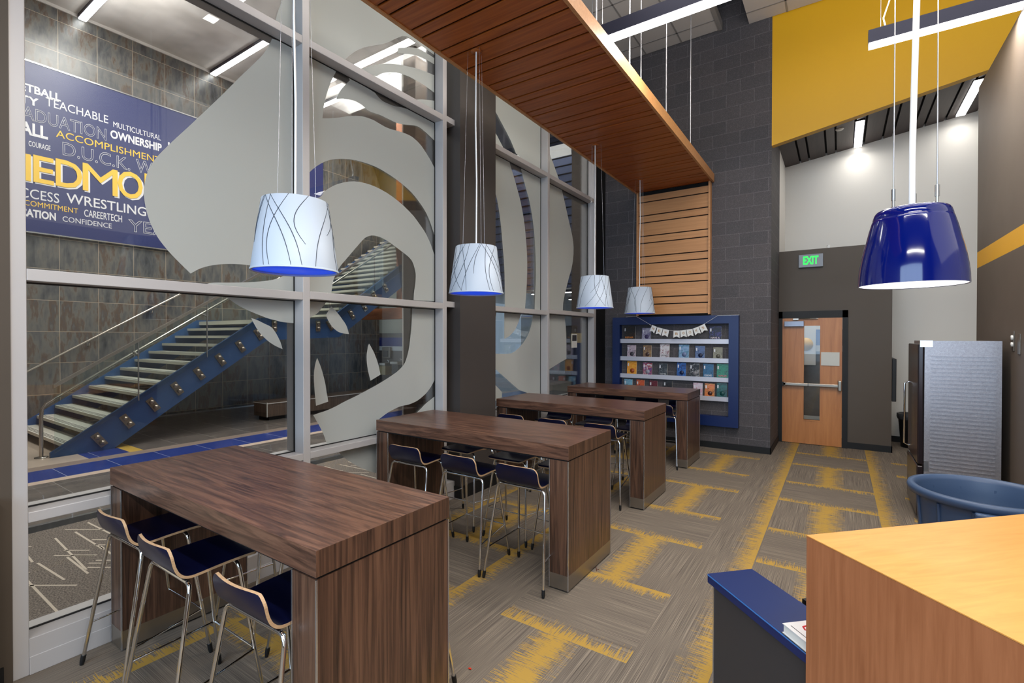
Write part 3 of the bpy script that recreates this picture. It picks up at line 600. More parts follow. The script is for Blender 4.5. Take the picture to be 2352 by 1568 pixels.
# staircase
stc = thing('staircase', 'blue steel staircase with white open treads and glass balustrade climbing the tiled wall', 'staircase', (-11, 3.5, 0)); stc['_w'] = 1
SX = -9.72
def stringer(x):
    P = [(2.17, 0), (2.17, .07), (5.32, 2.19), (6.90, 2.21), (6.97, 2.24), (12.0, 5.66), (12.0, 5.05), (7.2, 1.80), (5.55, 1.74), (5.45, 1.72), (2.93, 0)]
    return MB().prism([(x, y, z) for y, z in P], (-.06, 0, 0))
kid(stringer(SX), 'stringer', blue_steel, stc); kid(stringer(-12.40), 'stringer', blue_steel, stc)
def tread(y, z):
    m = MB().box(-12.40, -9.79, y, y+.30, z-.05, z, 0)
    for k in range(3): m.box(-12.38, -9.81, y+.03+.03*k, y+.04+.03*k, z, z+.002, 1)
    return m
tread_m = mat('white_terrazzo_tread', srgb(214, 210, 198), .45)
for k in range(12): kid(tread(2.33+.253*k, .17+.166*k), 'tread', [tread_m, slate], stc)
kid(MB().box(-12.40, -9.78, 5.36, 6.95, 2.08, 2.16), 'landing', tread_m, stc)
for k in range(19): kid(tread(7.0+.25*k, 2.33+.17*k), 'tread', [tread_m, slate], stc)
pl = [(700.6-585.7, 0)]
z5 = lambda a, b_: (a/3.136, 600+b_/3.136)
z7 = lambda a, b_: (600+a/3.136, 600+b_/3.136)
for q in [z5(715, 1285), z5(915, 1150), z5(1103, 1030), z5(1275, 915), z5(1435, 808), z5(1588, 708), z5(1732, 612), z5(1862, 525), z5(1975, 465), z5(2085, 470), z7(408, 465), z7(495, 460), z7(650, 383), z7(740, 325), z7(810, 240), z7(893, 190)]:
    p = on(q[0], q[1], 0, SX); an = 0 if 5.35 < p.y < 6.95 else .59; ly, lz = -math.sin(an), math.cos(an)
    P4 = [(p.y+a*lz*.055+b*ly*.12, p.z-a*ly*.055+b*lz*.12) for a, b in ((-1, -1), (1, -1), (1, 1), (-1, 1))]; m = MB().prism([(SX, y, z) for y, z in P4], (.012, 0, 0))
    m.lathe([(.0, .05), (.035, .05), (.035, 0)], (SX+.012, p.y+ly*.055, p.z+lz*.055), 12, axis='x').lathe([(.0, .05), (.035, .05), (.035, 0)], (SX+.012, p.y-ly*.055, p.z-lz*.055), 12, axis='x')
    kid(m, 'standoff_plate', steel, stc)
def slope(y): return 1.065+(y-2.193)*.6443
gp = MB(); 
for a, c in ((2.20, 3.24), (3.26, 4.30), (4.32, 5.30)): gp.prism([(SX+.055, a, slope(a)-1.0), (SX+.055, c, slope(c)-1.0), (SX+.055, c, slope(c)), (SX+.055, a, slope(a))], (.014, 0, 0))
gp.box(SX+.055, SX+.069, 5.32, 6.9, 2.1, 3.08)
for a, c in ((6.95, 8.2), (8.22, 9.5), (9.52, 10.8)): gp.prism([(SX+.055, a, 3.08+(a-6.95)*.68-1), (SX+.055, c, 3.08+(c-6.95)*.68-1), (SX+.055, c, 3.08+(c-6.95)*.68), (SX+.055, a, 3.08+(a-6.95)*.68)], (.014, 0, 0))
kid(gp, 'glass_balustrade', stair_glass, stc)
def rail(pts, w, h, name, m=steel_rail):
    b = MB()
    for p, q in zip(pts, pts[1:]):
        p, q = Vector(p), Vector(q)
        b.hexa([p+Vector((-w, 0, -h)), p+Vector((w, 0, -h)), q+Vector((w, 0, -h)), q+Vector((-w, 0, -h)), p+Vector((-w, 0, h)), p+Vector((w, 0, h)), q+Vector((w, 0, h)), q+Vector((-w, 0, h))])
    kid(b, name, m, stc)
X_ = SX+.062
rail([(X_, 2.19, 1.065), (X_, 5.30, 3.07), (X_, 6.92, 3.10), (X_, 11.2, 3.10+4.28*.68)], .022, .028, 'cap_rail')
hx = -9.86
kid(MB().tube([(hx, 2.10, 0), (hx, 2.10, .60), (hx, 2.11, .72), (hx, 2.16, .80), (hx, 2.30, .90), (hx, 5.25, 2.86), (hx, 6.95, 2.92), (hx, 11.2, 5.75)], .024, 10).lathe([(.08, 0), (.08, .012), (.03, .014)], (hx, 2.10, 0), 20), 'handrail', steel_rail, stc)
wx = -12.68
wp = on(58.4, 855, 0, wx); wq = on(422.5, 670.8, 0, wx); sl = (wq.z-wp.z)/(wq.y-wp.y)
rb = MB().tube([(wx, wp.y-1.2, wp.z-1.2*sl), tuple(wq), (wx, 5.35, wq.z+(5.35-wq.y)*sl), (wx, 6.9, 3.0), (wx, 11, 5.9)], .024, 10)
for px, py in ((350, 713), (205, 788)): 
    p = on(px, py, 0, wx); rb.tube([(wx, p.y, p.z), (wx-.01, p.y, p.z-.06), (-12.79, p.y, p.z-.07)], .010, 8)
kid(rb, 'wall_handrail', steel_rail, stc)
for y in (3.25, 4.31): 
    z = slope(y); kid(MB().box(X_-.01, X_+.01, y-.006, y+.006, z-1.0, z), 'glass_joint', metal_bright, stc); kid(MB().tube([(X_, y, z-.25), (hx, y, z-.20)], .02, 8), 'rail_bracket', steel_rail, stc)

# bench under the stair
be = thing('wooden_bench', 'low brown wood bench with pale edge trim under the staircase', 'bench', (-10.45, 8, 0)); be['_w'] = 1
kid(MB().box(-10.72, -10.2, 5.74, 11.0, .08, .39), 'body', hall_wood, be); kid(MB().box(-10.66, -10.26, 5.82, 10.9, 0, .08), 'plinth', black, be)
kid(MB().box(-10.73, -10.19, 5.73, 11.01, .36, .375).box(-10.2, -10.185, 5.73, 5.745, .08, .39), 'edge_trim', white, be)

# ------------------------------------------------------------------ wood canopy over the tables
cn = thing('wood_canopy', 'suspended orange wood slat canopy that folds down the block wall', 'canopy', (-2.34, 5, 2.2)); cn['_w'] = 1
CX0, CX1, CY0, CY1, CZ = -2.985, -1.70, -1.0, 8.40, 4.33
b = MB(); y = CY1-.06; k = 0
while y > CY0:
    w = .209 if k % 2 else .099; y0 = max(CY0, y-w); b.box(CX0+.03, CX1-.03, y0, y, CZ, CZ+.014); y = y0-.024; k += 1
kid(b, 'ceiling_slats', cedar_shaded, cn); kid(MB().box(CX0+.02, CX1-.02, CY0, CY1, CZ+.10, CZ+.115), 'ceiling_backing', gap_black, cn)
kid(MB().box(CX0, CX0+.03, CY0, CY1, CZ-.012, CZ+.12), 'edge_board', cedar_lit, cn); kid(MB().box(CX1-.03, CX1, CY0, CY1, CZ-.012, CZ+.12), 'edge_board', cedar_lit, cn)
b = MB(); z = CZ-.06; k = 0; WY = 8.36
while z > 2.22:
    w = .215 if k % 2 else .105; z0 = max(2.20, z-w); b.box(CX0+.045, CX1-.045-.03, WY, WY+.02, z0, z); z = z0-.018; k += 1
kid(b, 'wall_slats', cedar_lit, cn); kid(MB().box(CX0+.03, CX1-.06, WY+.03, 8.438, 2.17, CZ), 'wall_backing', gap_black, cn)
kid(MB().box(CX0+.015, CX0+.045, WY-.03, 8.438, 2.18, CZ), 'edge_board', cedar_lit, cn); kid(MB().box(CX1-.075, CX1-.045, WY-.03, 8.438, 2.18, CZ), 'edge_board', cedar_lit, cn)
rd = None
for i, y in enumerate((2.2, 3.90, 4.70, 5.03, 5.93, 7.08)):
    kid(MB().tube([(CX1-.05, y, CZ+.1), (CX1-.05, y, 6.76)], .006, 8), 'hanging_rod', wire, cn)
for i, y in enumerate((3.1, 4.3, 6.4)): kid(MB().tube([(CX0+.05, y, CZ+.1), (CX0+.05, y, 6.76)], .006, 8), 'hanging_rod', wire, cn)

# ------------------------------------------------------------------ bar tables
def table(x0, x1, y0, y1, label):
    L_, D_ = x1-x0, y1-y0; t = thing('bar_table', label, 'table', (x0, y0, 0), group=None); Ht, Th, W_ = 1.035, .098, .15
    b = MB().box(0, L_, 0, D_, Ht-Th, Ht); b.m[0] = b.m[1] = 1; kid(b, 'tabletop', [walnut_x, walnut_shaded], t, bevel=.0015)
    kid(MB().box(.012, L_-.012, .012, D_-.012, Ht-Th-.012, Ht-Th), 'shadow_gap', gap_black, t)
    for a in (.004, L_-W_-.004):
        p = kid(MB().box(a, a+W_, .004, D_-.004, .118, Ht-Th-.010), 'leg_panel', walnut_shaded, t)
        kid(MB().box(a-.001, a+W_+.001, .003, D_-.003, .014, .118), 'kick_plate', steel, p)
        for cx_, cy_ in ((a, .004), (a+W_, .004), (a, D_-.004), (a+W_, D_-.004)): kid(MB().box(cx_-.003, cx_+.003, cy_-.003, cy_+.003, .012, Ht-Th-.010), 'edge_trim', metal_bright, p)
        kid(MB().box(a+.02, a+W_-.02, .03, D_-.03, 0, .014), 'glide', black, p)
    return t
T = [(-3.545, -1.550, 1.050, 1.768), (-3.565, -1.570, 3.045, 3.810), (-3.565, -1.675, 4.952, 5.715), (-3.565, -1.722, 6.870, 7.600)]
for t, lab in zip(T, ('dark walnut bar table nearest the camera, beside the window wall', 'dark walnut bar table second from the camera with stools tucked under', 'dark walnut bar table third from the camera, behind the window column', 'dark walnut bar table farthest away in front of the blue book display')): table(*t, lab)

# ------------------------------------------------------------------ stools
def make_stool():
    t = thing('bar_stool', 'x', 'stool')
    # profile of the shell: from top of the back down and forward over the seat (y, z)
    prof = [(-.165, .872), (-.162, .845), (-.157, .815), (-.150, .785), (-.138, .757), (-.118, .736), (-.090, .727), (-.050, .727), (.02, .731), (.09, .733), (.16, .733), (.205, .729), (.222, .722)]
    dn_ = []
    for i in range(len(prof)-1):
        p0, p1, p2, p3 = (Vector(prof[max(0, min(len(prof)-1, i+k))]) for k in (-1, 0, 1, 2))
        for k in range(3):
            t_ = k/3; dn_.append(tuple(.5*((2*p1)+(p2-p0)*t_+(2*p0-5*p1+4*p2-p3)*t_**2+(3*p1-p0-3*p2+p3)*t_**3)))
    prof = dn_+[prof[-1]]
    nx = 20; th = .012; V = []; n = len(prof); half = .182
    def nrm(i):
        a = prof[max(i-1, 0)]; b_ = prof[min(i+1, n-1)]; d = Vector((0, b_[0]-a[0], b_[1]-a[1])).normalized(); return Vector((0, -d.z, d.y))
    for side in (0, 1):
        for i, (y, z) in enumerate(prof):
            s = max(0, 1-i/15); s = s*s*(3-2*s); wd = half-.030*(1-min(1, i/5))**2-.030*max(0, (i-(n-6))/5)**2
            for j in range(nx+1):
                u = j/nx*2-1; curve = -.022*(1-u*u)*s; nn = nrm(i)
                V.append(Vector((u*wd, y+curve, z+(.006*s*abs(u)**6)*-1))-(nn*th if side else Vector((0, 0, 0))))
    m = MB(); q = nx+1; fs = []; mi = []
    for i in range(n-1):
        for j in range(nx):
            fs.append((i*q+j, i*q+j+1, (i+1)*q+j+1, (i+1)*q+j)); o = n*q; fs.append((o+i*q+j, o+(i+1)*q+j, o+(i+1)*q+j+1, o+i*q+j+1))
    m.add(V, fs, 0, True); fs = []; o = n*q
    for i in range(n-1): fs += [(i*q, (i+1)*q, o+(i+1)*q, o+i*q), (i*q+nx, o+i*q+nx, o+(i+1)*q+nx, (i+1)*q+nx)]
    for j in range(nx): fs += [(j, o+j, o+j+1, j+1), ((n-1)*q+j, (n-1)*q+j+1, o+(n-1)*q+j+1, o+(n-1)*q+j)]
    m.add(V, fs, 1)
    kid(m, 'seat_shell', [navy, ply], t)
    R = .0095
    def arc(p, a, b_, r):   # rounded corner
        p, a, b_ = Vector(p), Vector(a), Vector(b_); u = (a-p).normalized(); w = (b_-p).normalized(); return [p+u*r*(1-k/4)**2+w*r*(k/4)**2 for k in range(5)]
    for sg, yb, yf, hw, fw in ((-1, -.105, -.215, .205, .257), (1, .125, .215, .165, .225)):
        zb2 = .700
        bar_ = MB().tube([(-hw+.03, yb, zb2), (hw-.03, yb, zb2)], R, 10); kid(bar_, 'frame_bar', chrome, t)
        for sx_ in (-1, 1):
            pc = (sx_*hw, yb, zb2); ft = Vector((sx_*fw, yf, .02)); pts = arc(pc, (0, yb, zb2), ft, .04)
            lg = kid(MB().tube([(sx_*(hw-.06), yb, zb2)]+pts+[tuple(ft)], R, 10), 'leg', chrome, t)
            d = (ft-Vector(pc)).normalized(); kid(MB().tube([ft-d*.035, ft-d*.002, ft+d*.018], [.0125, .0125, .009], 10), 'foot_cap', black, lg)
    kid(MB().tube([(-.10, -.105, .700), (-.10, .125, .700)], .007, 8).tube([(.10, -.105, .700), (.10, .125, .700)], .007, 8).box(-.13, .13, -.09, .11, .706, .716), 'seat_mount', steel, t)
    def at(hw, fw, yb, yf, z): k = (.70-z)/(.70-.02); return (hw+(fw-hw)*k, yb+(yf-yb)*k)
    r1 = at(.205, .257, -.105, -.215, .225); f1 = at(.165, .225, .125, .215, .26)
    for sx_ in (-1, 1): kid(MB().tube([(sx_*r1[0], r1[1]+.0, .225), (sx_*f1[0], f1[1], .26)], .0055, 8), 'stretcher', chrome, t)
    kid(MB().tube([(-f1[0], f1[1], .26), (f1[0], f1[1], .26)], .0055, 8), 'stretcher', chrome, t)
    return t
st0 = make_stool(); first = [True]
place = ('nearest the glass', 'in the middle', 'nearest the aisle')
tn = ('first table from the camera', 'second table from the camera', 'third table from the camera', 'farthest table')
def put(x, y, rz, lab, grp):
    if first[0]: first[0] = False; st0.location = (x, y, 0); st0.rotation_euler[2] = rz; st0['label'] = lab; st0['group'] = grp; return st0
    return copytree(st0, (x, y, 0), rz, lab, grp)
near = [[(-3.19, 1.115, .03), (-2.60, 1.10, 0), (-1.90, 1.12, .02)], [(-3.10, 3.115, .02), (-2.49, 3.11, -.02), (-1.945, 3.115, 0)], [(-3.30, 5.04, .02), (-2.72, 5.03, 0), (-2.14, 5.035, 0)], [(-3.22, 6.95, 0), (-2.66, 6.94, 0), (-2.08, 6.93, .02)]]
far = [[(-3.02, 1.70, 0), (-2.44, 1.71, 0), (-1.90, 1.70, 0)], [(-3.02, 3.74, 0), (-2.45, 3.73, .02), (-1.93, 3.73, 0)], [(-3.12, 5.64, 0), (-2.55, 5.65, 0), (-2.0, 5.65, 0)], [(-3.12, 7.53, 0), (-2.56, 7.53, 0), (-2.03, 7.54, 0)]]
for i in range(4):
    for j in range(3): put(*near[i][j], 'navy stool, near side of %s, %s' % (tn[i], place[j]), 'navy bar stools at the bar tables')
    for j in range(3): x, y, a = far[i][j]; put(x, y, math.pi+a, 'navy stool, far side of %s, %s' % (tn[i], place[j]), 'navy bar stools at the bar tables')

# ------------------------------------------------------------------ door
dr = MB().box(-.82, -.50, 9.60, 9.645, .01, 2.13).box(-.27, .035, 9.60, 9.645, .01, 2.13).box(-.50, -.27, 9.60, 9.645, .01, .42).box(-.50, -.27, 9.60, 9.645, 2.0, 2.13).obj('door_1', door_wood, kind='structure')
m = MB(); w = .022
m.box(-.50-w, -.27+w, 9.592, 9.65, .42-w, .42).box(-.50-w, -.27+w, 9.592, 9.65, 2.0, 2.0+w).box(-.50-w, -.50, 9.592, 9.65, .42, 2.0).box(-.27, -.27+w, 9.592, 9.65, .42, 2.0); kid(m, 'vision_frame', door_wood, dr)
kid(MB().box(-.50, -.27, 9.618, 9.626, .42, 2.0), 'vision_glass', glass, dr)
kid(MB().box(-.80, .01, 9.53, 9.575, .985, 1.035).box(-.80, -.76, 9.53, 9.60, .98, 1.04), 'push_bar', steel, dr, bevel=.008)
kid(MB().box(-.44, -.43, 9.528, 9.577, .983, 1.037).box(-.02, -.005, 9.528, 9.60, .98, 1.04).box(-.82, -.80, 9.528, 9.60, .98, 1.04), 'bar_end', black, dr)
kid(MB().box(-.02, .03, 9.52, 9.60, .93, 1.10), 'latch_housing', steel, dr, bevel=.01)
kid(MB().box(-.79, -.50, 9.54, 9.60, 1.99, 2.08), 'closer_body', mat('closer_grey', srgb(130, 132, 142), .35, .6), dr, bevel=.004)
kid(MB().tube([(-.62, 9.57, 2.09), (-.62, 9.57, 2.12), (-.30, 9.575, 2.12)], .009, 8).box(-.66, -.58, 9.55, 9.60, 2.10, 2.125), 'closer_arm', steel, dr)
m = MB().box(-.878, -.82, 9.60, 9.70, 0, 2.25).box(.037, .112, 9.60, 9.70, 0, 2.25).box(-.878, .112, 9.60, 9.70, 2.132, 2.25)
st('trim_8', m, frame_black)
o = MB().box(-.255, .0, 9.585, 9.598, 1.34, 1.56).obj('notice_sheet', paper); tag(o, 'blank pale paper sheet taped to the wooden door beside its window', 'notice')
# what the vision panel looks onto
m = MB(); m.box(-.86, .52, 10.55, 10.6, 0, .36, 1).box(-.86, .52, 10.55, 10.6, .36, 1.55, 0).box(-.86, .52, 10.55, 10.6, 1.55, 1.66, 3).box(-.86, .52, 10.55, 10.6, 1.66, 1.95, 2).box(-.86, .52, 10.55, 10.6, 1.95, 3.2, 1)
st('wall_vestibule', m, [hall_floor_tile, grey_wall, blue_floor_tile, white])
o = MB().box(-.80, -.36, 10.46, 10.47, 1.30, 2.02).obj('vestibule_poster', white); tag(o, 'white poster with yellow oval seen through the narrow door window', 'poster')
kid(MB().lathe([(0, 0), (.12, 0), (.12, -.004), (0, -.004)], (-.52, 10.458, 1.68), 28, axis='y'), 'yellow_oval', yellow_paint, o)
vl = thing('vestibule_fill', 'added unseen fill light behind the wooden door', 'ceiling light', (-.3, 10.1, 3.1)); vl['_w'] = 1  # lens and lamp added to brighten the view through the door window
kid(MB().box(-.6, 0, 10.0, 10.2, 3.14, 3.18), 'lens', led, vl)
area('vestibule_fill_lamp', (-.3, 10.1, 3.12), (0, 0, 0), .6, .2, 14)

# exit sign, pipe, screen, switch, waste bin
ex = thing('exit_sign', 'aluminium exit sign with lit green letters above the wooden door', 'sign', (-.40, 9.62, 2.96)); ex['_w'] = 1
kid(MB().box(-.585, -.235, 9.585, 9.64, 2.985, 3.20), 'case', mat('exit_case_grey', srgb(132, 138, 148), .4), ex, bevel=.004)
o = text_mesh('EXIT', planar((-.52, 9.584, 3.03), (-.30, 9.584, 3.03), (0, 0, 1), (0, -1, 0)), .22, .14, mat('exit_green', srgb(40, 220, 90), .5, emit=srgb(30, 225, 80), es=1.0), ex, bold=.035); o.matrix_parent_inverse = Matrix.Translation(-ex.location)
o = MB().tube([(-.16, 9.80, 3.28), (-.16, 9.80, 3.36)], .03, 12).tube([(-.16, 9.80, 3.32), (-.16, 9.72, 3.32)], .022, 12).obj('pipe_stub', white); tag(o, 'short white pipe fitting on top of the brown door wall', 'pipe')
o = MB().box(.684, .74, 9.66, 10.5, .80, 1.47).obj('wall_screen', black, bevel=.006); tag(o, 'thin black wall screen seen edge-on at the brown wall corner', 'screen')
o = thing('waste_bin', 'small black waste bin with plastic liner beside the grey wall', 'bin', (.97, 10.3, 0)); o['_w'] = 1
m = MB().lathe([(0, 0), (.12, 0), (.16, .52), (.17, .54), (.155, .54), (.11, .02), (0, .02)], (.97, 10.3, 0), 28); kid(m, 'body', black, o)
kid(MB().lathe([(.165, .46), (.178, .50), (.176, .555), (.16, .56), (.145, .48), (.10, .30)], (.97, 10.3, 0), 28), 'liner', mat('bin_liner', srgb(60, 60, 62), .25), o)
o = MB().lathe([(0, -.012), (.05, -.012), (.06, 0)], (-.02, 9.55, zc(-.02)), 24).obj('ceiling_sensor', white); tag(o, 'small round white disc on the dark board ceiling', 'sensor')
def slat_led(name, x, y0, y1, lab):
    z = zc(x)-.03; o = thing('recessed_light', lab, 'ceiling light', (x, (y0+y1)/2, z)); o['_w'] = 1
    kid(MB().box(x-.055, x+.055, y0, y1, z, z+.03), 'lens', led, o); kid(MB().box(x-.065, x+.065, y0-.01, y1+.01, z+.012, z+.05), 'housing', housing, o)
slat_led('l', .25, 9.42, 10.66, 'short bright light in the dark board ceiling above the door')
slat_led('r', 1.60, 9.29, 10.60, 'short bright light in the dark board ceiling beside the taupe wall')

# linear fixtures
def linear(x0, x1, y, z, lab, wires):
    o = thing('linear_pendant', lab, 'ceiling light', ((x0+x1)/2, y, z)); o['_w'] = 1
    kid(MB().box(x0, x1, y-.045, y+.045, z+.035, z+.16), 'housing', housing, o); kid(MB().box(x0+.004, x1-.004, y-.04, y+.04, z, z+.035), 'lens', led, o)
    for a in wires: kid(MB().tube([(a, y, z+.16), (a, y, 6.70)], .002, 6), 'wire', wire, o)
    return o
linear(-2.6, -.30, 4.6, 4.76, 'long dark linear fixture glowing above the wood canopy edge', (-2.0, -.6))
l2 = linear(.22, 2.3, 6.05, 4.69, 'long dark linear fixture glowing in front of the yellow bulkhead', (.32, 2.1))
kid(MB().tube([(.36, 6.05, 4.85), (.34, 6.05, 4.95), (.40, 6.05, 5.15), (.37, 6.05, 5.35), (.34, 6.05, 5.6), (.33, 6.05, 6.70)], .006, 8), 'power_cord', cord_white, l2)

# ------------------------------------------------------------------ pendants over the tables
def make_pendant():
    t = thing('pendant_lamp', 'x', 'lamp'); zb3, zt3, rb3, rt3 = 0, .41, .240, .182   # origin at the shade's lower rim
    kid(MB().lathe([(rb3, 0), (rt3, zt3), (rt3-.004, zt3), (rb3-.004, 0), (rb3, 0)], (0, 0, 0), 64).lathe([(rt3-.003, zt3-.002), (.02, zt3-.002)], (0, 0, 0), 64), 'shade', shade_white, t)
    kid(MB().lathe([(rb3+.0025, -.004), (rb3+.0025, .006), (rb3-.008, .006), (rb3-.008, -.004), (rb3+.0025, -.004)], (0, 0, 0), 64), 'rim', shade_white, t)
    kid(MB().lathe([(0, .010), (rb3-.006, .010), (rb3-.006, .014), (0, .014)], (0, 0, 0), 64), 'diffuser', blue_glow, t)
    random.seed(5); m = MB()
    for i in range(22):
        a0 = i*.2856+random.uniform(-.2, .2); a1 = a0+random.uniform(-.95, .95); bow = random.uniform(-.35, .35); v0 = 0 if i % 5 else random.uniform(.3, .5); pts = []; rad = []
        for k in range(17):
            s_ = k/16; h = v0+(1-v0)*s_; a = a0+(a1-a0)*s_+bow*math.sin(math.pi*s_); r = rb3+(rt3-rb3)*h+.0004; pts.append((r*math.cos(a), r*math.sin(a), h*zt3)); rad.append(.0013+.0010*math.sin(math.pi*s_))
        m.tube(pts, rad, 6)
    kid(m, 'curved_line_print', shade_line, t); zc_ = 4.33-2.19
    kid(MB().tube([(0, 0, zt3-.01), (.004, 0, 1.0), (-.006, 0, 1.5), (0, 0, zc_)], .0065, 10), 'cord', cord_white, t)
    for a in (0.35, 2.44, 4.54): kid(MB().tube([(.12*math.cos(a), .12*math.sin(a), zt3-.003), (.075*math.cos(a), .075*math.sin(a), zc_)], .0012, 6), 'wire', wire, t)
    kid(MB().lathe([(0, zc_), (.05, zc_), (.05, zc_-.006), (0, zc_-.006)], (0, 0, 0), 24), 'canopy_plate', cedar_shaded, t)
    return t
pn = make_pendant(); pls = ['nearest the camera over the first table', 'over the second table in front of the grey column', 'over the third table, third from the camera', 'farthest from the camera, before the slatted wood wall panel']
pos = [(-2.68, 1.684), (-2.683, 3.419), (-2.683, 5.945), (-2.674, 7.656)]
for i, (x, y) in enumerate(pos):
    o = pn if i == 0 else copytree(pn, (x, y, 2.19), i*.9); o.location = (x, y, 2.19); o.rotation_euler[2] = i*.9+.3
    o['label'] = 'white line-patterned pendant lamp '+pls[i]; o['group'] = 'white drum pendants over the bar tables'
# glossy blue pendant near the camera
w_ = 2.2; q = Vector((0, 0, H))+_f*w_+_r2*((2093-1176)/FPX*w_)-_u2*((655-784)/FPX*w_); bz = q.z
bp_ = thing('blue_pendant_lamp', 'glossy cobalt blue bell pendant lamp hanging over the maple desk', 'lamp', (q.x, q.y, bz))
prof = [(.198, 0), (.1965, .04), (.1925, .08), (.187, .117), (.179, .16), (.169, .20), (.158, .25), (.148, .288), (.1455, .296), (.1435, .298), (.1432, .302), (.142, .310), (.137, .327), (.130, .337), (.118, .343), (.02, .345)]
kid(MB().lathe(prof+[(.02, .341), (.114, .338), (.126, .33), (.132, .313), (.150, .27), (.173, .17), (.188, .08), (.194, 0), (.198, 0)], (0, 0, 0), 96), 'shade', gloss_blue, bp_)
kid(MB().lathe([(0, .03), (.188, .03), (.192, .004), (.1925, .002), (.189, .03)], (0, 0, 0), 64), 'diffuser', lamp_inner, bp_)
kid(MB().tube([(0, 0, .34), (0, 0, .6), (.012, 0, 1.3), (0, 0, 2.2), (.004, 0, 4.6)], .0125, 12), 'cord', cord_white, bp_)
for a in (math.pi*1.02, math.pi*.25, -math.pi*.30):
    c_, s_ = math.cos(a+YAW), math.sin(a+YAW); r = .088
    kid(MB().tube([(r*c_, r*s_, .342), (r*c_, r*s_, .42)], [.006, .006], 8).tube([(r*c_, r*s_, .38), (r*c_, r*s_, .43)], .0085, 8), 'cable_grip', chrome, bp_)
    kid(MB().tube([(r*c_, r*s_, .42), (r*c_*.9, r*s_*.9, 4.6)], .0025, 8), 'suspension_cable', wire, bp_)

# ------------------------------------------------------------------ blue book display
fr = thing('book_display', 'blue framed wall display with four grey shelf ledges on the block wall', 'bookshelf', (-2.36, 8.44, .37)); fr['_w'] = 1
FX0, FX1, FZ0, FZ1, IX0, IX1, IZ0, IZ1, FY = -3.41, -1.318, .374, 2.158, -3.275, -1.462, .537, 2.026, 8.33
m = MB().box(FX0, FX1, FY, 8.438, IZ1, FZ1).box(FX0, FX1, FY, 8.438, FZ0, IZ0).box(FX0, IX0, FY, 8.438, IZ0, IZ1).box(IX1, FX1, FY, 8.438, IZ0, IZ1)
kid(m, 'frame', blue_lam, fr)
SH = [1.776, 1.466, 1.159, .849]
for z in SH: kid(MB().box(IX0, IX1, 8.372, 8.378, z-.075, z-.002).box(IX0, IX1, 8.378, 8.438, z-.075, z-.07), 'shelf_ledge', shelf_grey, fr)
def art(name, a, b_, c): return wood('cover_'+name, [(.35, a), (.5, b_), (.65, c)], (9, 9, 9), .3, 2, 3)
K = srgb
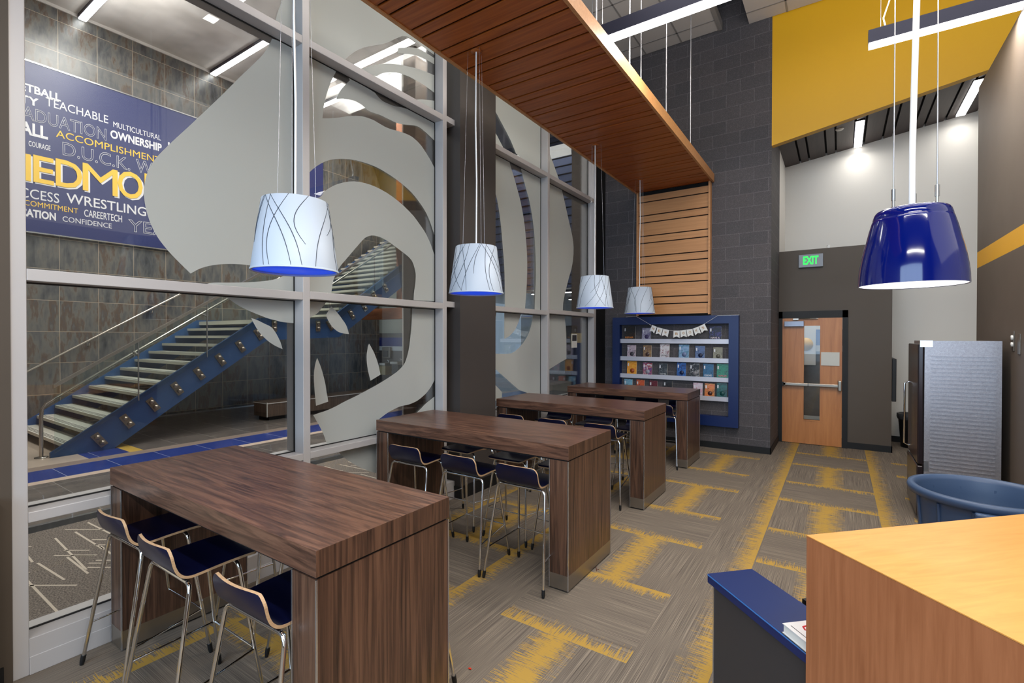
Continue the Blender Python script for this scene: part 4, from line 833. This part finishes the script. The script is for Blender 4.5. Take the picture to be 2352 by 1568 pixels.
bk = [ # px rect in the 6.918x crop, row, palette, title, ink, label
 ((362, 540, 338), 0, (K(18, 16, 18), K(24, 20, 20), K(60, 36, 20)), 'REPAIR\nSHOP', K(230, 140, 50), 'black book with orange title at the left end of the top shelf'),
 ((650, 790, 365), 0, (K(170, 168, 184), K(150, 148, 168), K(96, 84, 130)), None, None, 'pale lilac book partly behind the first pennant on the top shelf'),
 ((1720, 1915, 340), 0, (K(20, 20, 32), K(26, 26, 44), K(70, 62, 130)), 'HAVE A\nDREAM', K(220, 200, 200), 'dark book with portraits at the right end of the top shelf'),
 ((415, 552, 637), 1, (K(196, 180, 190), K(190, 170, 180), K(90, 84, 90)), None, None, 'pale pink book at the left end of the second shelf'),
 ((668, 800, 640), 1, (K(110, 84, 72), K(130, 104, 80), K(170, 140, 90)), None, None, 'brown book second from left on the second shelf'),
 ((935, 1085, 620), 1, (K(206, 202, 204), K(200, 196, 198), K(120, 50, 60)), 'SAVAGE', K(30, 26, 30), 'white book with a red haired portrait on the second shelf'),
 ((1235, 1398, 630), 1, (K(140, 160, 196), K(110, 150, 180), K(60, 100, 120)), None, None, 'light blue and teal book on the second shelf'),
 ((1497, 1650, 650), 1, (K(76, 96, 140), K(90, 110, 150), K(40, 50, 84)), None, None, 'mid blue book second from right on the second shelf'),
 ((1782, 1930, 672), 1, (K(120, 118, 100), K(132, 128, 108), K(90, 86, 72)), None, None, 'olive grey book at the right end of the second shelf'),
 ((415, 565, 893), 2, (K(220, 130, 40), K(226, 170, 60), K(210, 100, 40)), None, None, 'orange book at the left end of the third shelf'),
 ((665, 808, 915), 2, (K(200, 200, 206), K(150, 44, 50), K(50, 90, 160)), None, None, 'red white and blue book on the third shelf'),
 ((918, 1055, 930), 2, (K(40, 44, 50), K(60, 66, 72), K(110, 112, 116)), "THEY'RE", K(200, 200, 200), 'dark grey book third from left on the third shelf'),
 ((1207, 1350, 915), 2, (K(26, 50, 100), K(34, 80, 150), K(60, 120, 190)), None, None, 'deep blue book in the middle of the third shelf'),
 ((1410, 1565, 930), 2, (K(24, 22, 24), K(36, 34, 36), K(170, 168, 166)), None, None, 'black and white book right of middle on the third shelf'),
 ((1625, 1790, 935), 2, (K(34, 86, 126), K(44, 100, 140), K(30, 60, 90)), 'POISONED\nWATER', K(225, 225, 225), 'teal blue book with white title on the third shelf'),
 ((1840, 2028, 937), 2, (K(24, 110, 84), K(34, 130, 100), K(20, 70, 60)), 'WILD\nWORLD', K(206, 90, 110), 'green book with pink lettering at the right end of the third shelf'),
 ((368, 497, 1177), 3, (K(110, 160, 184), K(130, 176, 196), K(60, 90, 110)), None, None, 'light blue book at the left end of the lowest shelf'),
 ((562, 690, 1187), 3, (K(190, 80, 54), K(206, 100, 60), K(60, 30, 26)), None, None, 'red orange book second from left on the lowest shelf'),
 ((770, 897, 1200), 3, (K(90, 30, 40), K(110, 44, 54), K(40, 22, 26)), None, None, 'dark red book third from left on the lowest shelf'),
 ((993, 1130, 1200), 3, (K(30, 28, 30), K(40, 38, 40), K(60, 58, 60)), None, None, 'black book with pale page edge on the lowest shelf'),
 ((1467, 1615, 1237), 3, (K(206, 196, 204), K(200, 186, 198), K(196, 120, 140)), None, None, 'white and pink book right of the gap on the lowest shelf'),
 ((1650, 1808, 1247), 3, (K(210, 96, 74), K(214, 140, 70), K(110, 60, 44)), None, None, 'orange and yellow book second from right on the lowest shelf'),
 ((1838, 2008, 1240), 3, (K(24, 98, 92), K(30, 80, 76), K(14, 30, 32)), None, None, 'dark green book at the right end of the lowest shelf')]
label_w = mat('spine_label_white', srgb(210, 210, 215), .5)
for i, ((a, b2, tpx), row, pal, title, ink, lab) in enumerate(bk):
    z0 = SH[row]-.070; pl_ = on(1380+a/6.918, 800, 1, 8.385); pr_ = on(1380+b2/6.918, 800, 1, 8.385); ztop = on(1380+(a+b2)/2/6.918, 700+tpx/6.918, 1, 8.395).z
    w = pr_.x-pl_.x; hh = ztop-z0; t = thing('book', lab, 'book', (pl_.x, 8.382, z0), group='new books on the display ledges'); t.rotation_euler[0] = math.radians(-5)
    cm = art('%d' % i, *pal)
    kid(MB().box(0, w, .002, .022, .003, hh-.003), 'pages', page_white, t)
    kid(MB().box(0, w, 0, .0025, 0, hh).box(0, w, .0215, .024, 0, hh).box(0, .0025, 0, .024, 0, hh), 'cover', cm, t)
    kid(MB().box(.012, .032, -.0008, 0, hh*.70, hh*.88), 'call_label', label_w, t)
    if title:
        for li, ln in enumerate(title.split('\n')): text_mesh(ln, planar((w*.14, -.0012, hh*(.28-.15*li)), (w, -.0012, hh*(.28-.15*li)), (0, 0, 1), (0, -1, 0)), w*.72, hh*.10, mat('title_ink_%d_%d' % (i, li), ink, .5), t, 'cover_title', depth=.001, bold=.01)
    else:
        ac = pal[2] if i % 2 else pal[0]
        kid(MB().lathe([(0, 0), (w*.24, 0), (w*.24, -.0008), (0, -.0008)], (w*.55, 0, hh*.42), 20, axis='y'), 'cover_picture', mat('cover_pic_%d' % i, (ac[0]*.5, ac[1]*.5, ac[2]*.55, 1), .4), t)
# bunting NEW BOOKS
BYP = 8.31
def bpx(a, b_): return on(1380+a/6.918, 700+b_/6.918, 1, BYP)
bu = thing('bunting', 'string of white pennants spelling new books across the blue display', 'bunting', (-2.3, BYP, 1.9)); bu['_w'] = 1
sp = [(555, 178), (805, 325), (815, 318), (892, 352), (983, 378), (1085, 403), (1155, 410), (1255, 410), (1357, 397), (1457, 382), (1552, 345), (1650, 300), (1860, 168)]
kid(MB().tube([bpx(400, 192)+Vector((0, 0, .0))]+[bpx(*s_) for s_ in sp]+[bpx(2200, 160)], .0022, 6), 'string', cord_white, bu)
gold = mat('gold_letter', srgb(176, 136, 90), .4)
fl = [('N', (815, 320), (890, 352)), ('E', (898, 358), (983, 380)), ('W', (990, 385), (1085, 403)), ('B', (1155, 410), (1255, 412)), ('O', (1260, 406), (1357, 398)), ('O', (1363, 396), (1457, 382)), ('K', (1463, 376), (1552, 345)), ('S', (1558, 340), (1650, 300))]
for ch, a, b2 in fl:
    p, r_ = bpx(*a), bpx(*b2); xx = (r_-p); wd = xx.length; xx.normalize(); dn = Vector((xx.z, 0, -xx.x)); hh = .118
    m = MB().prism([p, r_, r_+dn*hh, p+xx*wd/2+dn*hh*.80, p+dn*hh], (0, .0015, 0)); fo = kid(m, 'pennant', white, bu)
    o0 = p+xx*wd*.30+dn*hh*.58; mm = Matrix.Identity(4)
    for i in range(3): mm[i][0] = xx[i]; mm[i][1] = -dn[i]; mm[i][2] = (0, -1, 0)[i]; mm[i][3] = (o0+Vector((0, -.001, 0)))[i]
    text_mesh(ch, mm, wd*.4, hh*.34, gold, fo, 'letter', depth=.001, bold=.02)

# ------------------------------------------------------------------ refrigerator by the taupe wall
yf = 6.2; fx0, fx1, fz = .690, 1.235, 1.77
f = thing('refrigerator', 'tall grey refrigerator with ribbed side panel and dark glossy door', 'refrigerator', (.95, 6.5, 0)); f['_w'] = 1
m = MB().box(fx0, fx1, yf, yf+.80, .03, fz); k = 0
z = .12
while z < fz-.12: m.box(fx0+.045, fx1-.04, yf-.008, yf, z, z+.007).box(fx0+.045, fx1-.04, yf-.004, yf, z+.007, z+.016); z += .0375
kid(m, 'cabinet', hammered, f)
kid(MB().box(fx0-.05, fx0-.004, yf-.002, yf+.80, .56, fz-.03), 'door', fridge_door, f, bevel=.01); kid(MB().box(fx0-.055, fx0-.004, yf-.002, yf+.80, .05, .545), 'freezer_drawer', fridge_door, f, bevel=.01)
kid(MB().box(fx0-.035, fx0+.06, yf-.004, yf+.05, fz-.06, fz+.004), 'hinge_plate', metal_bright, f); kid(MB().box(fx0, fx0+.035, yf-.004, yf+.002, .50, .60), 'hinge_plate', metal_bright, f)
kid(MB().tube([(fx0-.05, yf+.70, .62), (fx0-.09, yf+.70, .64), (fx0-.09, yf+.70, 1.3), (fx0-.05, yf+.70, 1.32)], .010, 8), 'door_handle', chrome, f)
kid(MB().box(fx0+.01, fx1-.01, yf+.02, yf+.78, 0, .03), 'plinth', black, f)
# wall plates
for i, (px, py, lab) in enumerate(((2328, 783, 'steel switch plate with two round buttons on the taupe wall'), (2342, 790, 'plain steel wall plate at the far right of the taupe wall'))):
    p = on(px, py, 0, 1.299); o = thing('wall_plate', lab, 'wall plate', (1.299, p.y, p.z-.09)); o['_w'] = 1
    kid(MB().box(1.292, 1.2995, p.y-.035, p.y+.035, p.z-.09, p.z+.09), 'plate', steel, o, bevel=.002)
    if i == 0:
        for dz in (-.03, .03): kid(MB().lathe([(0, -.012), (.02, -.010), (.022, 0)], (1.292, p.y, p.z+dz), 16, axis='x'), 'button', white, o)
# big round bin
bn2 = thing('large_round_bin', 'large round blue-grey plastic bin between the maple desk and refrigerator', 'bin', (.80, 4.38, 0)); bn2['_w'] = 1
c0 = (.80, 4.38, 0); R_, zt4 = .385, .80
kid(MB().lathe([(0, 0), (.29, 0), (.30, .02), (R_-.035, zt4-.10), (R_-.03, zt4-.06), (R_+.01, zt4-.05), (R_+.018, zt4-.02), (R_+.012, zt4), (R_-.022, zt4), (R_-.030, zt4-.03), (R_-.045, zt4-.12), (.285, .03), (0, .03)], c0, 72), 'tub', bin_blue, bn2)
for k in range(12):
    a = k*math.pi/6+.2; ca, sa = math.cos(a), math.sin(a)
    kid(MB().tube([(c0[0]+(.303)*ca, c0[1]+(.303)*sa, .03), (c0[0]+(R_-.030)*ca, c0[1]+(R_-.030)*sa, zt4-.07)], .010, 6), 'rib', bin_blue, bn2)
kid(MB().box(c0[0]-.12, c0[0]+.12, c0[1]-R_-.045, c0[1]-R_+.0, zt4-.16, zt4-.05), 'handle', bin_blue, bn2, bevel=.01)

# ------------------------------------------------------------------ maple desk and blue ledge
d1 = Vector((.6965, .7176, 0)); d2 = Vector((.7129, -.7013, 0)); c = Vector((-.1, 2.157, 0))*.9067
dk = thing('reception_desk', 'light maple reception desk block filling the lower right corner', 'desk', (c.x, c.y, 0), rz=0); dk['_w'] = 1
def quad(c, a, b_, z0, z1, g=0):
    P = [c-d1*g-d2*g, c+a+d1*g-d2*g, c+a+b_+d1*g+d2*g, c+b_-d1*g+d2*g]
    return MB().hexa([(p.x, p.y, z0) for p in P]+[(p.x, p.y, z1) for p in P])
def oriented(mb, name, m, parent, org):
    """re-express a world mesh in axes turned 45 degrees so wood grain follows the desk"""
    ang = math.atan2(d1.y, d1.x); R = Matrix.Translation(org) @ Matrix.Rotation(ang, 4, 'Z'); o = mb.obj(name, m, parent)
    o.data.transform(R.inverted()); o.matrix_parent_inverse = Matrix.Translation(-parent.location) if parent.get('_w') else Matrix.Identity(4); o.matrix_basis = R; return o
oriented(quad(c, d1*1.5, d2*1.9, 0.0, 1.116), 'body', maple_side_shaded, dk, c)
oriented(quad(c, d1*1.5, d2*1.9, 1.1168, 1.12, .0005), 'top', maple_top_lit, dk, c)
e1 = Vector((-.413, 1.953, 0))*1.2333; ew = d1*.237
lg = thing('blue_ledge_counter', 'low dark slate counter with cobalt blue top beside the maple desk', 'counter', (e1.x, e1.y, 0)); lg['_w'] = 1
oriented(quad(e1, ew, d2*.605, .650, .69), 'top', blue_lam, lg, e1)
oriented(quad(e1+d1*.012+d2*.03, d1*.20, d2*.55, 0, .650), 'panel', slate, lg, e1)
oriented(quad(e1+d1*.010+d2*.026, d1*.204, d2*.008, 0, .650), 'edge_trim', metal_bright, lg, e1)
oriented(quad(e1-d1*.0012, d1*.0012, d2*.605, .683, .6885), 'edge_line', mat('edge_line_blue', srgb(60, 120, 190), .3), lg, e1)
bkp = thing('hardcover_book', 'white hardcover book with red scrawled title on the blue ledge', 'book', (-.1728, 2.083, .6905))
bkp.rotation_euler[2] = math.atan2(d2.y, d2.x)-.03
kid(MB().box(.003, .138, .003, .207, .003, .033), 'pages', page_white, bkp); kid(MB().box(0, .141, 0, .21, 0, .003).box(0, .141, 0, .21, .033, .036).box(0, .141, .207, .21, 0, .036), 'cover', mat('book_cover_white', srgb(215, 212, 212), .3), bkp)
kid(MB().box(-.004, .14, -.004, .15, -.0004, .0), 'dust_jacket_edge', black, bkp)
red = mat('red_title_ink', srgb(196, 30, 40), .4); ct = thing('tmp', 'x', 'x'); bpy.data.objects.remove(ct)
m = MB().tube([(.055, .050, .0362), (.035, .058, .0362), (.030, .085, .0362), (.050, .100, .0362), (.070, .092, .0362), (.068, .074, .0362), (.054, .074, .0362)], .0032, 6).tube([(.085, .055, .0362), (.088, .10, .0362)], .0032, 6).tube([(.12, .052, .0362), (.104, .062, .0362), (.118, .080, .0362), (.106, .10, .0362)], .0032, 6)
kid(m, 'title_script', red, bkp); kid(MB().box(.02, .19, .018, .021, .036, .0364), 'subtitle_line', slate, bkp)
ob = quad(Vector((-.13, 2.47, 0)), d1*.10, d2*.10, 0, .66).obj('black_stand', black); tag(ob, 'black box edge showing between the blue ledge and maple desk', 'box')

# crumbs on the carpet
for i, (px, py, lab) in enumerate(((1037, 1531, 'small red candy on the carpet right beside the first table'), (1079, 1536, 'small red candy on the carpet slightly away from the first table'))):
    p = on(px, py, 2, .004); o = MB().tube([(p.x-.009, p.y, .005), (p.x, p.y+.002, .006), (p.x+.009, p.y+.003, .005)], [.003, .005, .003], 8).obj('candy', mat('candy_red_%d' % i, srgb(200, 50, 24), .3)); tag(o, lab, 'candy')
p = on(1370, 1307, 2, .003); o = MB().tube([(p.x-.03, p.y+.05, .003), (p.x, p.y, .005), (p.x+.015, p.y-.025, .003)], .0022, 6).tube([(p.x, p.y, .004), (p.x+.02, p.y+.008, .004)], .0018, 6).obj('twig', mat('twig_brown', srgb(100, 50, 28), .8)); tag(o, 'tiny brown twig on the carpet beside the second table leg', 'twig')
for o in bpy.data.objects:
    if '_w' in o.keys(): del o['_w']
